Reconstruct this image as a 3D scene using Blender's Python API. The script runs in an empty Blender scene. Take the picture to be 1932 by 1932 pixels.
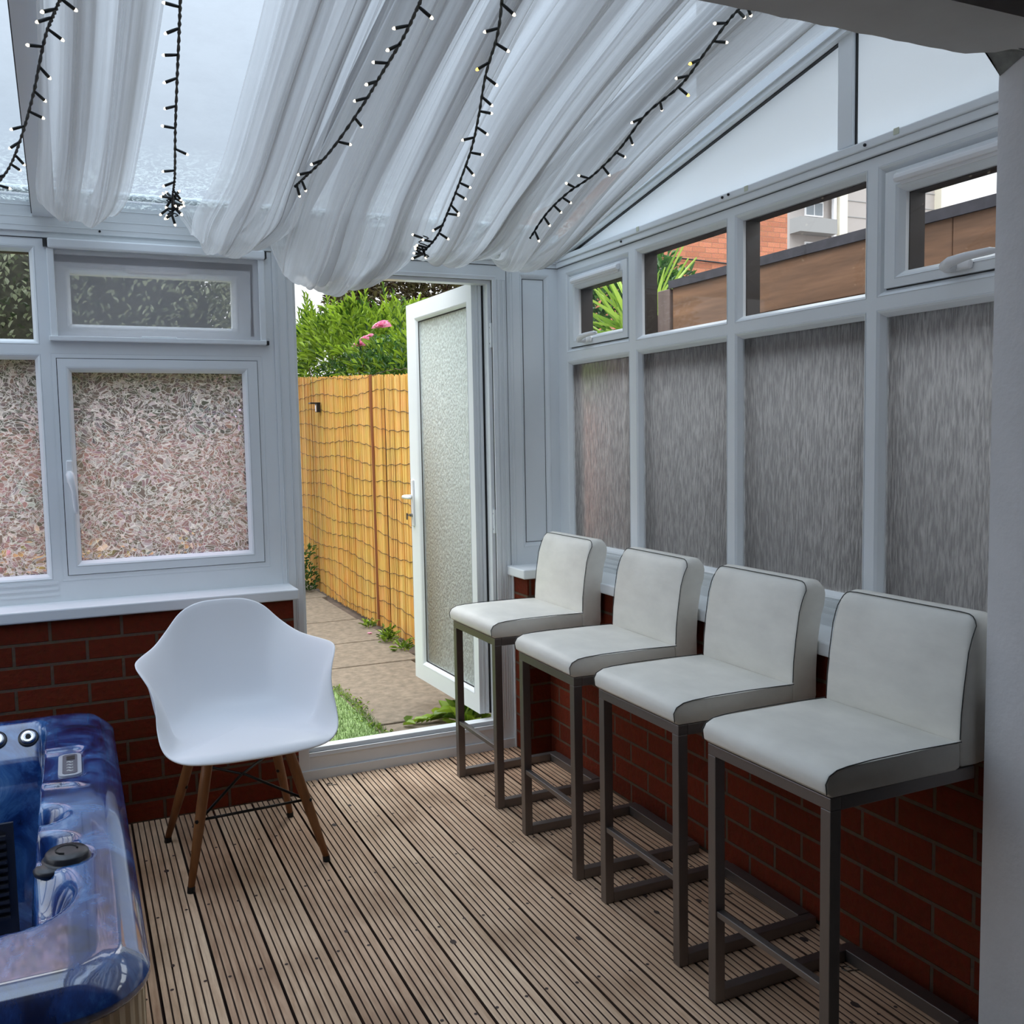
import bpy, bmesh, math, random
from mathutils import Vector, Matrix, noise
S = bpy.context.scene
COL = S.collection
PI = math.pi
R = random.Random(7)

# ------------------------------------------------------------------ camera, world, exposure
cam_d = bpy.data.cameras.new('camera'); cam = bpy.data.objects.new('camera', cam_d); COL.objects.link(cam)
F_PX = 1823.73
cam_d.sensor_width = 36; cam_d.sensor_fit = 'HORIZONTAL'; cam_d.lens = F_PX * 36 / 1932
cam_d.clip_start = .02; cam_d.clip_end = 200
ya, pi_, ro = map(math.radians, (24.5441, -4.6368, -1.0533))
fw = Vector((math.sin(ya)*math.cos(pi_), math.cos(ya)*math.cos(pi_), math.sin(pi_)))
r0 = Vector((math.cos(ya), -math.sin(ya), 0)); u0 = r0.cross(fw)
RR = r0*math.cos(ro) + u0*math.sin(ro); UU = -r0*math.sin(ro) + u0*math.cos(ro)
cam.matrix_world = Matrix(((RR.x, UU.x, -fw.x, -1.9378), (RR.y, UU.y, -fw.y, -3.7322), (RR.z, UU.z, -fw.z, 1.35), (0, 0, 0, 1)))
S.camera = cam

W = bpy.data.worlds.new('overcast_sky'); S.world = W; W.use_nodes = True
wn = W.node_tree.nodes; wl = W.node_tree.links
bg = wn['Background']; bg.inputs['Strength'].default_value = 1.0
tc = wn.new('ShaderNodeTexCoord'); wno = wn.new('ShaderNodeTexNoise'); wno.inputs['Scale'].default_value = 1.6; wno.inputs['Detail'].default_value = 4
wr = wn.new('ShaderNodeValToRGB'); wr.color_ramp.elements[0].color = (.86, .93, 1, 1); wr.color_ramp.elements[1].color = (1, 1, 1, 1)
wr.color_ramp.elements[0].position = .35; wr.color_ramp.elements[1].position = .65
wl.new(tc.outputs['Generated'], wno.inputs['Vector']); wl.new(wno.outputs['Fac'], wr.inputs['Fac']); wsx = wn.new('ShaderNodeSeparateXYZ'); wl.new(tc.outputs['Generated'], wsx.inputs[0])
wmx = wn.new('ShaderNodeMapRange'); wmx.inputs['From Min'].default_value = 0; wmx.inputs['From Max'].default_value = 1; wmx.inputs['To Min'].default_value = .92; wmx.inputs['To Max'].default_value = 5.6   # overcast sky: brighter towards the zenith
wpw = wn.new('ShaderNodeMath'); wpw.operation = 'MULTIPLY'; wpw.use_clamp = True; wab = wn.new('ShaderNodeMath'); wab.operation = 'MAXIMUM'; wab.inputs[1].default_value = 0; wl.new(wsx.outputs['Z'], wab.inputs[0]); wl.new(wab.outputs[0], wpw.inputs[0]); wl.new(wab.outputs[0], wpw.inputs[1]); wl.new(wpw.outputs[0], wmx.inputs['Value']); wl.new(wmx.outputs[0], bg.inputs['Strength']); wl.new(wr.outputs['Color'], bg.inputs['Color'])

vs = S.view_settings; vs.view_transform = 'Standard'; vs.look = 'None'; vs.exposure = 0.36; vs.gamma = 1.0; vs.use_curve_mapping = False
cy = S.cycles; cy.max_bounces = 14; cy.diffuse_bounces = 6; cy.glossy_bounces = 4; cy.transmission_bounces = 8; cy.transparent_max_bounces = 40
cy.use_denoising = True; cy.caustics_refractive = True; cy.sample_clamp_indirect = 6.0

# ------------------------------------------------------------------ material helpers
def newmat(name):
    m = bpy.data.materials.new(name); m.use_nodes = True
    return m, m.node_tree.nodes, m.node_tree.links
def N(nodes, t, **kw):
    n = nodes.new(t)
    for k, v in kw.items():
        if k in n.inputs.keys(): n.inputs[k].default_value = v
        else: setattr(n, k, v)
    return n
def c4(c): return (c[0], c[1], c[2], 1)
def pmat(name, col, rough=.5, metal=0, spec=.5, nscale=0, namp=.0, bump=0, bscale=40, coat=0, stretch=(1, 1, 1), sheen=0, trans=0):
    """principled with an optional noise tint and bump in object coordinates"""
    m, n, l = newmat(name); b = n['Principled BSDF']
    b.inputs['Base Color'].default_value = c4(col); b.inputs['Roughness'].default_value = rough
    b.inputs['Metallic'].default_value = metal; b.inputs['Specular IOR Level'].default_value = spec
    b.inputs['Coat Weight'].default_value = coat; b.inputs['Coat Roughness'].default_value = .05
    t = N(n, 'ShaderNodeTexCoord'); mp = N(n, 'ShaderNodeMapping'); mp.inputs['Scale'].default_value = stretch
    l.new(t.outputs['Object'], mp.inputs['Vector'])
    if nscale:
        no = N(n, 'ShaderNodeTexNoise', Scale=nscale, Detail=5, Roughness=.6); l.new(mp.outputs['Vector'], no.inputs['Vector'])
        mx = N(n, 'ShaderNodeMix', data_type='RGBA'); mx.inputs['Factor'].default_value = .5
        r = N(n, 'ShaderNodeValToRGB'); r.color_ramp.elements[0].position = .3; r.color_ramp.elements[1].position = .7
        r.color_ramp.elements[0].color = c4([x*(1-namp) for x in col]); r.color_ramp.elements[1].color = c4([min(1, x*(1+namp)) for x in col])
        l.new(no.outputs['Fac'], r.inputs['Fac']); l.new(r.outputs['Color'], b.inputs['Base Color'])
    if bump:
        no2 = N(n, 'ShaderNodeTexNoise', Scale=bscale, Detail=4); l.new(mp.outputs['Vector'], no2.inputs['Vector'])
        bp = N(n, 'ShaderNodeBump', Strength=bump, Distance=.005); l.new(no2.outputs['Fac'], bp.inputs['Height']); l.new(bp.outputs['Normal'], b.inputs['Normal'])
    return m

M = {}
M['upvc'] = pmat('white_upvc', (.80, .83, .85), .32, nscale=2.2, namp=.03)
M['upvc_board'] = pmat('painted_white_board', (.76, .79, .80), .4, nscale=9, namp=.05, stretch=(.25, 1, 4), bump=.05, bscale=60)
M['groove'] = pmat('dark_joint_line', (.09, .10, .11), .8)
M['gasket'] = pmat('black_gasket', (.015, .015, .017), .6)
M['brown_frame'] = pmat('brown_outer_frame', (.035, .025, .02), .5)
M['white_plastic'] = pmat('white_handle_plastic', (.85, .85, .86), .25)
M['steel'] = pmat('brushed_steel', (.25, .23, .225), .48, metal=1, bump=.08, bscale=220, stretch=(1, 1, .15))
M['leather'] = pmat('cream_leather', (.86, .835, .765), .45, nscale=10, namp=.07, bump=.35, bscale=11, stretch=(1, .6, 1.4))
M['piping'] = pmat('dark_seam_piping', (.05, .05, .045), .6)
M['shell'] = pmat('white_moulded_plastic', (.87, .88, .91), .38, spec=.5)
M['beech'] = pmat('beech_wood', (.24, .10, .035), .5, nscale=30, namp=.25, stretch=(1, 1, .1))
M['blackmetal'] = pmat('black_metal', (.012, .012, .013), .4, metal=.3)
M['darkplastic'] = pmat('dark_grey_plastic', (.03, .03, .035), .3)
M['rubber'] = pmat('black_rubber', (.01, .01, .01), .7)
M['plaster'] = pmat('rough_plaster', (.86, .85, .86), .9, nscale=5, namp=.05, bump=.25, bscale=70)
M['plaster_raw'] = pmat('bare_render', (.34, .35, .33), .95, nscale=18, namp=.3, bump=.6, bscale=60)
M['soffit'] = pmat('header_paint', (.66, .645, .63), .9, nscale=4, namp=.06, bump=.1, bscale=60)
M['roomwall'] = pmat('house_room_paint', (.45, .45, .46), .9)
M['wire'] = pmat('green_black_cable', (.008, .01, .010), .5)
M['rod'] = pmat('white_curtain_rod', (.72, .77, .78), .35)
M['concrete'] = pmat('paving_concrete', (.205, .165, .12), .9, nscale=22, namp=.30, bump=.5, bscale=90)
M['soil'] = pmat('garden_soil', (.10, .07, .05), .95, nscale=12, namp=.4)
M['felt'] = pmat('roofing_felt', (.055, .05, .06), .8, nscale=20, namp=.3)
M['shedwood'] = pmat('weathered_brown_plank', (.21, .105, .055), .7, nscale=14, namp=.4, stretch=(1, .12, 1.5))
M['shedpost'] = pmat('grey_brown_post', (.17, .12, .105), .8, nscale=20, namp=.2, stretch=(1, 1, .1))
M['darkwood'] = pmat('dark_stained_boards', (.085, .08, .08), .8, nscale=20, namp=.4, stretch=(1, 1, .1))
M['brownfence'] = pmat('brown_fence_board', (.20, .135, .095), .8, nscale=9, namp=.3, stretch=(1, 1, .15))
M['postwood'] = pmat('reddish_fence_post', (.22, .07, .02), .8)
M['whiterender'] = pmat('white_render_wall', (.92, .92, .94), .9)
M['cream'] = pmat('cream_cladding', (.82, .78, .66), .9); M['paleclad'] = pmat('pale_pink_cladding', (.46, .42, .40), .9)
M['greyclad'] = pmat('grey_balcony', (.34, .34, .34), .9); M['winglass'] = pmat('far_window_glass', (.22, .25, .28), .2)
M['chrome'] = pmat('chrome_trim', (.7, .7, .72), .15, metal=1)
M['keymetal'] = pmat('dull_key_metal', (.25, .23, .2), .35, metal=1)
M['yellowtape'] = pmat('glue_residue', (.62, .64, .50), .6)

def leafmat(name, a, b, gloss=.35):
    m, n, l = newmat(name); bs = n['Principled BSDF']; bs.inputs['Roughness'].default_value = gloss
    g = N(n, 'ShaderNodeNewGeometry'); r = N(n, 'ShaderNodeValToRGB')
    r.color_ramp.elements[0].color = c4(a); r.color_ramp.elements[1].color = c4(b)
    l.new(g.outputs['Random Per Island'], r.inputs['Fac']); l.new(r.outputs['Color'], bs.inputs['Base Color'])
    tr = N(n, 'ShaderNodeBsdfTranslucent'); l.new(r.outputs['Color'], tr.inputs['Color'])
    mx = N(n, 'ShaderNodeMixShader'); mx.inputs[0].default_value = .28
    l.new(bs.outputs[0], mx.inputs[1]); l.new(tr.outputs[0], mx.inputs[2]); l.new(mx.outputs[0], n['Material Output'].inputs['Surface'])
    return m
M['leaf_bright'] = leafmat('fresh_green_leaves', (.018, .07, .008), (.36, .52, .045))
M['leaf_dark'] = leafmat('dark_green_leaves', (.02, .07, .02), (.10, .22, .04))
M['leaf_grey'] = leafmat('grey_green_leaves', (.02, .035, .015), (.46, .50, .36))
M['leaf_purple'] = leafmat('purple_brown_leaves', (.03, .012, .012), (.14, .13, .05))
M['leaf_yucca'] = leafmat('yucca_leaves', (.16, .30, .04), (.48, .62, .12))
M['petal'] = leafmat('pink_petals', (.75, .22, .40), (.95, .60, .72), .5)
M['darkcore'] = pmat('dark_core_fill', (.035, .035, .022), .9, nscale=30, namp=.6)
M['stem'] = pmat('brown_stems', (.10, .06, .03), .8)

def turf():
    m = pmat('artificial_turf', (.25, .36, .13), .8, nscale=60, namp=.5, bump=.6, bscale=200); return m
M['turf'] = turf()

def brick_mat(name, plane, base=(.20, .034, .014), mort=(.14, .092, .064)):
    m, n, l = newmat(name); b = n['Principled BSDF']; b.inputs['Roughness'].default_value = .85; b.inputs['Specular IOR Level'].default_value = .12
    t = N(n, 'ShaderNodeTexCoord'); s = N(n, 'ShaderNodeSeparateXYZ'); l.new(t.outputs['Object'], s.inputs[0])
    cb = N(n, 'ShaderNodeCombineXYZ'); l.new(s.outputs['Y' if plane == 'x' else 'X'], cb.inputs['X']); l.new(s.outputs['Z'], cb.inputs['Y'])
    br = N(n, 'ShaderNodeTexBrick'); l.new(cb.outputs[0], br.inputs['Vector'])
    for k, v in (('Scale', 1.0), ('Mortar Size', .006), ('Mortar Smooth', .3), ('Bias', 0), ('Brick Width', .225), ('Row Height', .075)): br.inputs[k].default_value = v
    br.inputs['Color1'].default_value = c4(base); br.inputs['Color2'].default_value = c4([x*.66 for x in base]); br.inputs['Mortar'].default_value = c4(mort)
    no = N(n, 'ShaderNodeTexNoise', Scale=55, Detail=5); l.new(t.outputs['Object'], no.inputs['Vector'])
    mx = N(n, 'ShaderNodeMix', data_type='RGBA', blend_type='MULTIPLY'); mx.inputs['Factor'].default_value = .5
    l.new(br.outputs['Color'], mx.inputs[6]); l.new(no.outputs['Color'], mx.inputs[7]); l.new(mx.outputs[2], b.inputs['Base Color'])
    hm = N(n, 'ShaderNodeMath', operation='MULTIPLY_ADD'); l.new(br.outputs['Fac'], hm.inputs[0]); hm.inputs[1].default_value = -1.0; l.new(no.outputs['Fac'], hm.inputs[2])
    bp = N(n, 'ShaderNodeBump', Strength=.7, Distance=.006); l.new(hm.outputs[0], bp.inputs['Height']); l.new(bp.outputs['Normal'], b.inputs['Normal'])
    return m
M['brick_x'] = brick_mat('red_brick_right', 'x'); M['brick_y'] = brick_mat('red_brick_back', 'y')
M['brick_far'] = brick_mat('orange_brick_far', 'y', (.86, .34, .20), (.55, .26, .17))

def deck_mat():
    m, n, l = newmat('weathered_deck_timber'); b = n['Principled BSDF']; b.inputs['Roughness'].default_value = .75
    t = N(n, 'ShaderNodeTexCoord'); s = N(n, 'ShaderNodeSeparateXYZ'); l.new(t.outputs['Object'], s.inputs[0])
    d = N(n, 'ShaderNodeMath', operation='DIVIDE'); l.new(s.outputs['X'], d.inputs[0]); d.inputs[1].default_value = .1385
    fl = N(n, 'ShaderNodeMath', operation='FLOOR'); l.new(d.outputs[0], fl.inputs[0])
    wn_ = N(n, 'ShaderNodeTexWhiteNoise', noise_dimensions='1D'); l.new(fl.outputs[0], wn_.inputs['W'])
    ad = N(n, 'ShaderNodeMath', operation='MULTIPLY_ADD'); l.new(wn_.outputs['Value'], ad.inputs[0]); ad.inputs[1].default_value = 9; l.new(s.outputs['Y'], ad.inputs[2])
    sy = N(n, 'ShaderNodeMath', operation='MULTIPLY'); l.new(ad.outputs[0], sy.inputs[0]); sy.inputs[1].default_value = .07
    cb = N(n, 'ShaderNodeCombineXYZ'); l.new(s.outputs['X'], cb.inputs['X']); l.new(sy.outputs[0], cb.inputs['Y'])
    g = N(n, 'ShaderNodeTexNoise', Scale=62, Detail=6, Roughness=.65, Distortion=.4); l.new(cb.outputs[0], g.inputs['Vector'])
    r = N(n, 'ShaderNodeValToRGB'); e = r.color_ramp.elements
    e[0].position = .28; e[0].color = (.60, .40, .265, 1); e[1].position = .72; e[1].color = (1, .79, .59, 1)
    l.new(g.outputs['Fac'], r.inputs['Fac'])
    br = N(n, 'ShaderNodeValToRGB'); br.color_ramp.elements[0].color = (.66, .56, .50, 1); br.color_ramp.elements[1].color = (1, .98, .93, 1); l.new(wn_.outputs['Value'], br.inputs['Fac'])
    mx = N(n, 'ShaderNodeMix', data_type='RGBA', blend_type='MULTIPLY'); mx.inputs['Factor'].default_value = 1; l.new(r.outputs['Color'], mx.inputs[6]); l.new(br.outputs['Color'], mx.inputs[7])
    # grime patches with their own shape
    g2 = N(n, 'ShaderNodeTexNoise', Scale=3.2, Detail=5); l.new(t.outputs['Object'], g2.inputs['Vector'])
    r2 = N(n, 'ShaderNodeValToRGB'); r2.color_ramp.elements[0].position = .32; r2.color_ramp.elements[0].color = (.66, .62, .58, 1); r2.color_ramp.elements[1].position = .55; r2.color_ramp.elements[1].color = (1, 1, 1, 1)
    l.new(g2.outputs['Fac'], r2.inputs['Fac'])
    mx2 = N(n, 'ShaderNodeMix', data_type='RGBA', blend_type='MULTIPLY'); mx2.inputs['Factor'].default_value = 1; l.new(mx.outputs[2], mx2.inputs[6]); l.new(r2.outputs['Color'], mx2.inputs[7])
    l.new(mx2.outputs[2], b.inputs['Base Color'])
    bp = N(n, 'ShaderNodeBump', Strength=.35, Distance=.002); l.new(g.outputs['Fac'], bp.inputs['Height']); l.new(bp.outputs['Normal'], b.inputs['Normal'])
    return m
M['deck'] = deck_mat()
M['deck_groove'] = pmat('shaded_deck_groove', (.07, .036, .022), .9, nscale=6, namp=.4)  # shade of the grooves and board gaps painted as a dark colour
M['deck_light'] = pmat('pale_cabinet_timber', (.85, .70, .50), .7, nscale=40, namp=.2, stretch=(1, 1, .08))
M['knot'] = pmat('dark_screw_head', (.05, .03, .025), .7)

def tub_mat():
    m, n, l = newmat('marbled_blue_acrylic'); b = n['Principled BSDF']; b.inputs['Roughness'].default_value = .2; b.inputs['Coat Weight'].default_value = 1; b.inputs['Coat Roughness'].default_value = .05; b.inputs['Coat IOR'].default_value = 1.8
    t = N(n, 'ShaderNodeTexCoord'); mp = N(n, 'ShaderNodeMapping'); mp.inputs['Scale'].default_value = (1.3, 1, 1); mp.inputs['Rotation'].default_value = (0, 0, .5); l.new(t.outputs['Object'], mp.inputs[0])
    a = N(n, 'ShaderNodeTexNoise', Scale=5.5, Detail=10, Roughness=.66, Distortion=.7); l.new(mp.outputs[0], a.inputs['Vector'])
    r = N(n, 'ShaderNodeValToRGB'); e = r.color_ramp.elements
    e[0].position = .36; e[0].color = (.002, .007, .045, 1); e[1].position = .76; e[1].color = (.26, .48, .78, 1)
    k = e.new(.48); k.color = (.010, .045, .20, 1); k = e.new(.60); k.color = (.05, .16, .42, 1)
    l.new(a.outputs['Fac'], r.inputs['Fac']); l.new(r.outputs['Color'], b.inputs['Base Color'])
    return m
M['tub'] = tub_mat()

def glass_clear(name, tint=(1, 1, 1), refl=.06):
    m, n, l = newmat(name); n.remove(n['Principled BSDF'])
    tr = N(n, 'ShaderNodeBsdfTransparent'); tr.inputs['Color'].default_value = c4(tint)
    gl = N(n, 'ShaderNodeBsdfGlossy', Roughness=.02); fr = N(n, 'ShaderNodeFresnel', IOR=1.35)
    mx = N(n, 'ShaderNodeMixShader'); l.new(fr.outputs[0], mx.inputs[0]); l.new(tr.outputs[0], mx.inputs[1]); l.new(gl.outputs[0], mx.inputs[2])
    l.new(mx.outputs[0], n['Material Output'].inputs['Surface']); return m
M['glass'] = glass_clear('clear_pane', (.93, .95, .95))

def roof_mat():
    m, n, l = newmat('blue_tinted_roof_sheet'); n.remove(n['Principled BSDF'])
    t = N(n, 'ShaderNodeTexCoord'); no = N(n, 'ShaderNodeTexNoise', Scale=7, Detail=7, Roughness=.7); l.new(t.outputs['Object'], no.inputs['Vector'])
    r = N(n, 'ShaderNodeValToRGB'); r.color_ramp.elements[0].position = .3; r.color_ramp.elements[0].color = (.30, .35, .42, 1); r.color_ramp.elements[1].position = .62; r.color_ramp.elements[1].color = (.325, .38, .455, 1)
    l.new(no.outputs['Fac'], r.inputs['Fac'])
    tr = N(n, 'ShaderNodeBsdfTransparent'); l.new(r.outputs['Color'], tr.inputs['Color'])
    df = N(n, 'ShaderNodeBsdfTranslucent'); df.inputs['Color'].default_value = (.55, .68, .75, 1)
    s3 = N(n, 'ShaderNodeSeparateXYZ'); l.new(t.outputs['Object'], s3.inputs[0])
    my = N(n, 'ShaderNodeMapRange'); my.inputs['From Min'].default_value = -.55; my.inputs['From Max'].default_value = -.05; my.inputs['To Min'].default_value = 0; my.inputs['To Max'].default_value = 1; l.new(s3.outputs['Y'], my.inputs['Value'])
    n3 = N(n, 'ShaderNodeTexNoise', Scale=26, Detail=8, Roughness=.75, Distortion=2.5); l.new(t.outputs['Object'], n3.inputs['Vector'])
    m3 = N(n, 'ShaderNodeMapRange'); m3.inputs['From Min'].default_value = .47; m3.inputs['From Max'].default_value = .60; m3.inputs['To Max'].default_value = .62; l.new(n3.outputs['Fac'], m3.inputs['Value'])
    mm = N(n, 'ShaderNodeMath', operation='MULTIPLY_ADD', use_clamp=True); l.new(my.outputs[0], mm.inputs[0]); l.new(m3.outputs[0], mm.inputs[1]); mm.inputs[2].default_value = .10   # lichen and grime gathered at the eaves
    df.inputs['Color'].default_value = (.30, .36, .38, 1)
    mx = N(n, 'ShaderNodeMixShader'); l.new(mm.outputs[0], mx.inputs[0]); l.new(tr.outputs[0], mx.inputs[1]); l.new(df.outputs[0], mx.inputs[2])
    l.new(mx.outputs[0], n['Material Output'].inputs['Surface']); return m
M['roof'] = roof_mat()

def panel_mat(name='translucent_white_gable_sheet', col=(.88, .90, .90), tcol=(.92, .96, .99)):
    m, n, l = newmat(name); n.remove(n['Principled BSDF'])
    d = N(n, 'ShaderNodeBsdfDiffuse'); d.inputs['Color'].default_value = c4(col); t = N(n, 'ShaderNodeBsdfTranslucent'); t.inputs['Color'].default_value = c4(tcol)
    a = N(n, 'ShaderNodeMixShader'); a.inputs[0].default_value = .5; l.new(d.outputs[0], a.inputs[1]); l.new(t.outputs[0], a.inputs[2])
    l.new(a.outputs[0], n['Material Output'].inputs['Surface']); return m
M['gable'] = panel_mat()

def film_mat():
    m, n, l = newmat('rainbow_facet_window_film'); n.remove(n['Principled BSDF'])
    t = N(n, 'ShaderNodeTexCoord'); mp = N(n, 'ShaderNodeMapping'); mp.inputs['Scale'].default_value = (1, 1, 1.35); l.new(t.outputs['Object'], mp.inputs[0])
    wv = N(n, 'ShaderNodeTexNoise', Scale=9, Detail=2); l.new(mp.outputs[0], wv.inputs['Vector'])
    ad = N(n, 'ShaderNodeMix', data_type='RGBA', blend_type='LINEAR_LIGHT'); ad.inputs['Factor'].default_value = .06; l.new(mp.outputs[0], ad.inputs[6]); l.new(wv.outputs['Color'], ad.inputs[7])
    v = N(n, 'ShaderNodeTexVoronoi', feature='F1', Scale=72); v2 = N(n, 'ShaderNodeTexVoronoi', feature='DISTANCE_TO_EDGE', Scale=72); v3 = N(n, 'ShaderNodeTexVoronoi', feature='DISTANCE_TO_EDGE', Scale=40)
    l.new(ad.outputs[2], v.inputs['Vector']); l.new(ad.outputs[2], v2.inputs['Vector']); l.new(ad.outputs[2], v3.inputs['Vector'])
    mn = N(n, 'ShaderNodeMath', operation='MINIMUM'); l.new(v2.outputs['Distance'], mn.inputs[0]); l.new(v3.outputs['Distance'], mn.inputs[1])
    # facet normal from cell colour
    g = N(n, 'ShaderNodeNewGeometry')
    sb = N(n, 'ShaderNodeVectorMath', operation='SUBTRACT'); l.new(v.outputs['Color'], sb.inputs[0]); sb.inputs[1].default_value = (.5, .5, .5)
    sc = N(n, 'ShaderNodeVectorMath', operation='SCALE'); l.new(sb.outputs[0], sc.inputs[0]); sc.inputs['Scale'].default_value = .5
    an = N(n, 'ShaderNodeVectorMath', operation='ADD'); l.new(g.outputs['Normal'], an.inputs[0]); l.new(sc.outputs[0], an.inputs[1])
    nn = N(n, 'ShaderNodeVectorMath', operation='NORMALIZE'); l.new(an.outputs[0], nn.inputs[0])
    hs = N(n, 'ShaderNodeSeparateColor'); l.new(v.outputs['Color'], hs.inputs[0])
    big = N(n, 'ShaderNodeTexNoise', Scale=5, Detail=2); l.new(t.outputs['Object'], big.inputs['Vector'])
    hadd = N(n, 'ShaderNodeMath', operation='MULTIPLY_ADD'); l.new(hs.outputs[0], hadd.inputs[0]); hadd.inputs[1].default_value = .35; l.new(big.outputs['Fac'], hadd.inputs[2])
    hm = N(n, 'ShaderNodeMath', operation='MULTIPLY'); l.new(hadd.outputs[0], hm.inputs[0]); hm.inputs[1].default_value = 1.6
    cc = N(n, 'ShaderNodeCombineColor', mode='HSV'); l.new(hm.outputs[0], cc.inputs[0]); cc.inputs[1].default_value = .55; l.new(hs.outputs[1], cc.inputs[2])
    cr = N(n, 'ShaderNodeMix', data_type='RGBA'); cr.inputs['Factor'].default_value = .5; cr.inputs[6].default_value = (.74, .77, .76, 1); l.new(cc.outputs[0], cr.inputs[7])
    rf = N(n, 'ShaderNodeBsdfRefraction', Roughness=.22, IOR=1.25); l.new(cr.outputs[2], rf.inputs['Color']); l.new(nn.outputs[0], rf.inputs['Normal'])
    tl = N(n, 'ShaderNodeBsdfTranslucent'); l.new(cr.outputs[2], tl.inputs['Color'])
    m1 = N(n, 'ShaderNodeMixShader'); m1.inputs[0].default_value = .13; l.new(rf.outputs[0], m1.inputs[1]); l.new(tl.outputs[0], m1.inputs[2])
    # a few facets turn milky
    st = N(n, 'ShaderNodeMapRange'); st.inputs['From Min'].default_value = .74; st.inputs['From Max'].default_value = .80; st.inputs['To Min'].default_value = 0; st.inputs['To Max'].default_value = .30; l.new(hs.outputs[2], st.inputs['Value'])
    mk = N(n, 'ShaderNodeBsdfTranslucent'); mk.inputs['Color'].default_value = (.74, .70, .78, 1)
    m1b = N(n, 'ShaderNodeMixShader'); l.new(st.outputs[0], m1b.inputs[0]); l.new(m1.outputs[0], m1b.inputs[1]); l.new(mk.outputs[0], m1b.inputs[2]); m1 = m1b
    # pale facet edges
    lt = N(n, 'ShaderNodeMapRange'); lt.inputs['From Min'].default_value = .0; lt.inputs['From Max'].default_value = .05; lt.inputs['To Min'].default_value = .58; lt.inputs['To Max'].default_value = 0; l.new(mn.outputs[0], lt.inputs['Value'])
    df = N(n, 'ShaderNodeBsdfTranslucent'); df.inputs['Color'].default_value = (.80, .80, .83, 1)
    m2 = N(n, 'ShaderNodeMixShader'); l.new(lt.outputs[0], m2.inputs[0]); l.new(m1.outputs[0], m2.inputs[1]); l.new(df.outputs[0], m2.inputs[2])
    l.new(m2.outputs[0], n['Material Output'].inputs['Surface']); return m
M['film'] = film_mat()

def texglass(name, scl, stretch, tint, trans, rough=.25, amp=.5, tl=.3, lo=.45):
    m, n, l = newmat(name); n.remove(n['Principled BSDF'])
    t = N(n, 'ShaderNodeTexCoord'); mp = N(n, 'ShaderNodeMapping'); mp.inputs['Scale'].default_value = stretch; l.new(t.outputs['Object'], mp.inputs[0])
    no = N(n, 'ShaderNodeTexNoise', Scale=scl, Detail=2, Roughness=.5); l.new(mp.outputs[0], no.inputs['Vector'])
    bp = N(n, 'ShaderNodeBump', Strength=amp, Distance=.01); l.new(no.outputs['Fac'], bp.inputs['Height'])
    r = N(n, 'ShaderNodeValToRGB'); r.color_ramp.elements[0].position = .38; r.color_ramp.elements[0].color = c4([x*lo for x in tint]); r.color_ramp.elements[1].position = .66; r.color_ramp.elements[1].color = c4(tint); l.new(no.outputs['Fac'], r.inputs['Fac'])
    rf = N(n, 'ShaderNodeBsdfRefraction', Roughness=rough, IOR=1.18); l.new(r.outputs['Color'], rf.inputs['Color']); l.new(bp.outputs[0], rf.inputs['Normal'])
    df = N(n, 'ShaderNodeBsdfTranslucent'); l.new(r.outputs['Color'], df.inputs['Color']); l.new(bp.outputs[0], df.inputs['Normal'])
    m1 = N(n, 'ShaderNodeMixShader'); m1.inputs[0].default_value = tl; l.new(rf.outputs[0], m1.inputs[1]); l.new(df.outputs[0], m1.inputs[2])
    gl = N(n, 'ShaderNodeBsdfGlossy', Roughness=.25); l.new(bp.outputs[0], gl.inputs['Normal']); m2 = N(n, 'ShaderNodeMixShader'); m2.inputs[0].default_value = .07
    l.new(m1.outputs[0], m2.inputs[1]); l.new(gl.outputs[0], m2.inputs[2])
    l.new(m2.outputs[0], n['Material Output'].inputs['Surface']); return m
M['rainglass'] = texglass('rain_patterned_glass', 150, (1, 1, .15), (.92, .94, .96), 1, .16, .9, .52, .62)
M['stipple'] = texglass('stippled_door_glass', 95, (1, 1, .8), (.88, 1, .98), 1, .2, .6, .80, .70)

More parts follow.
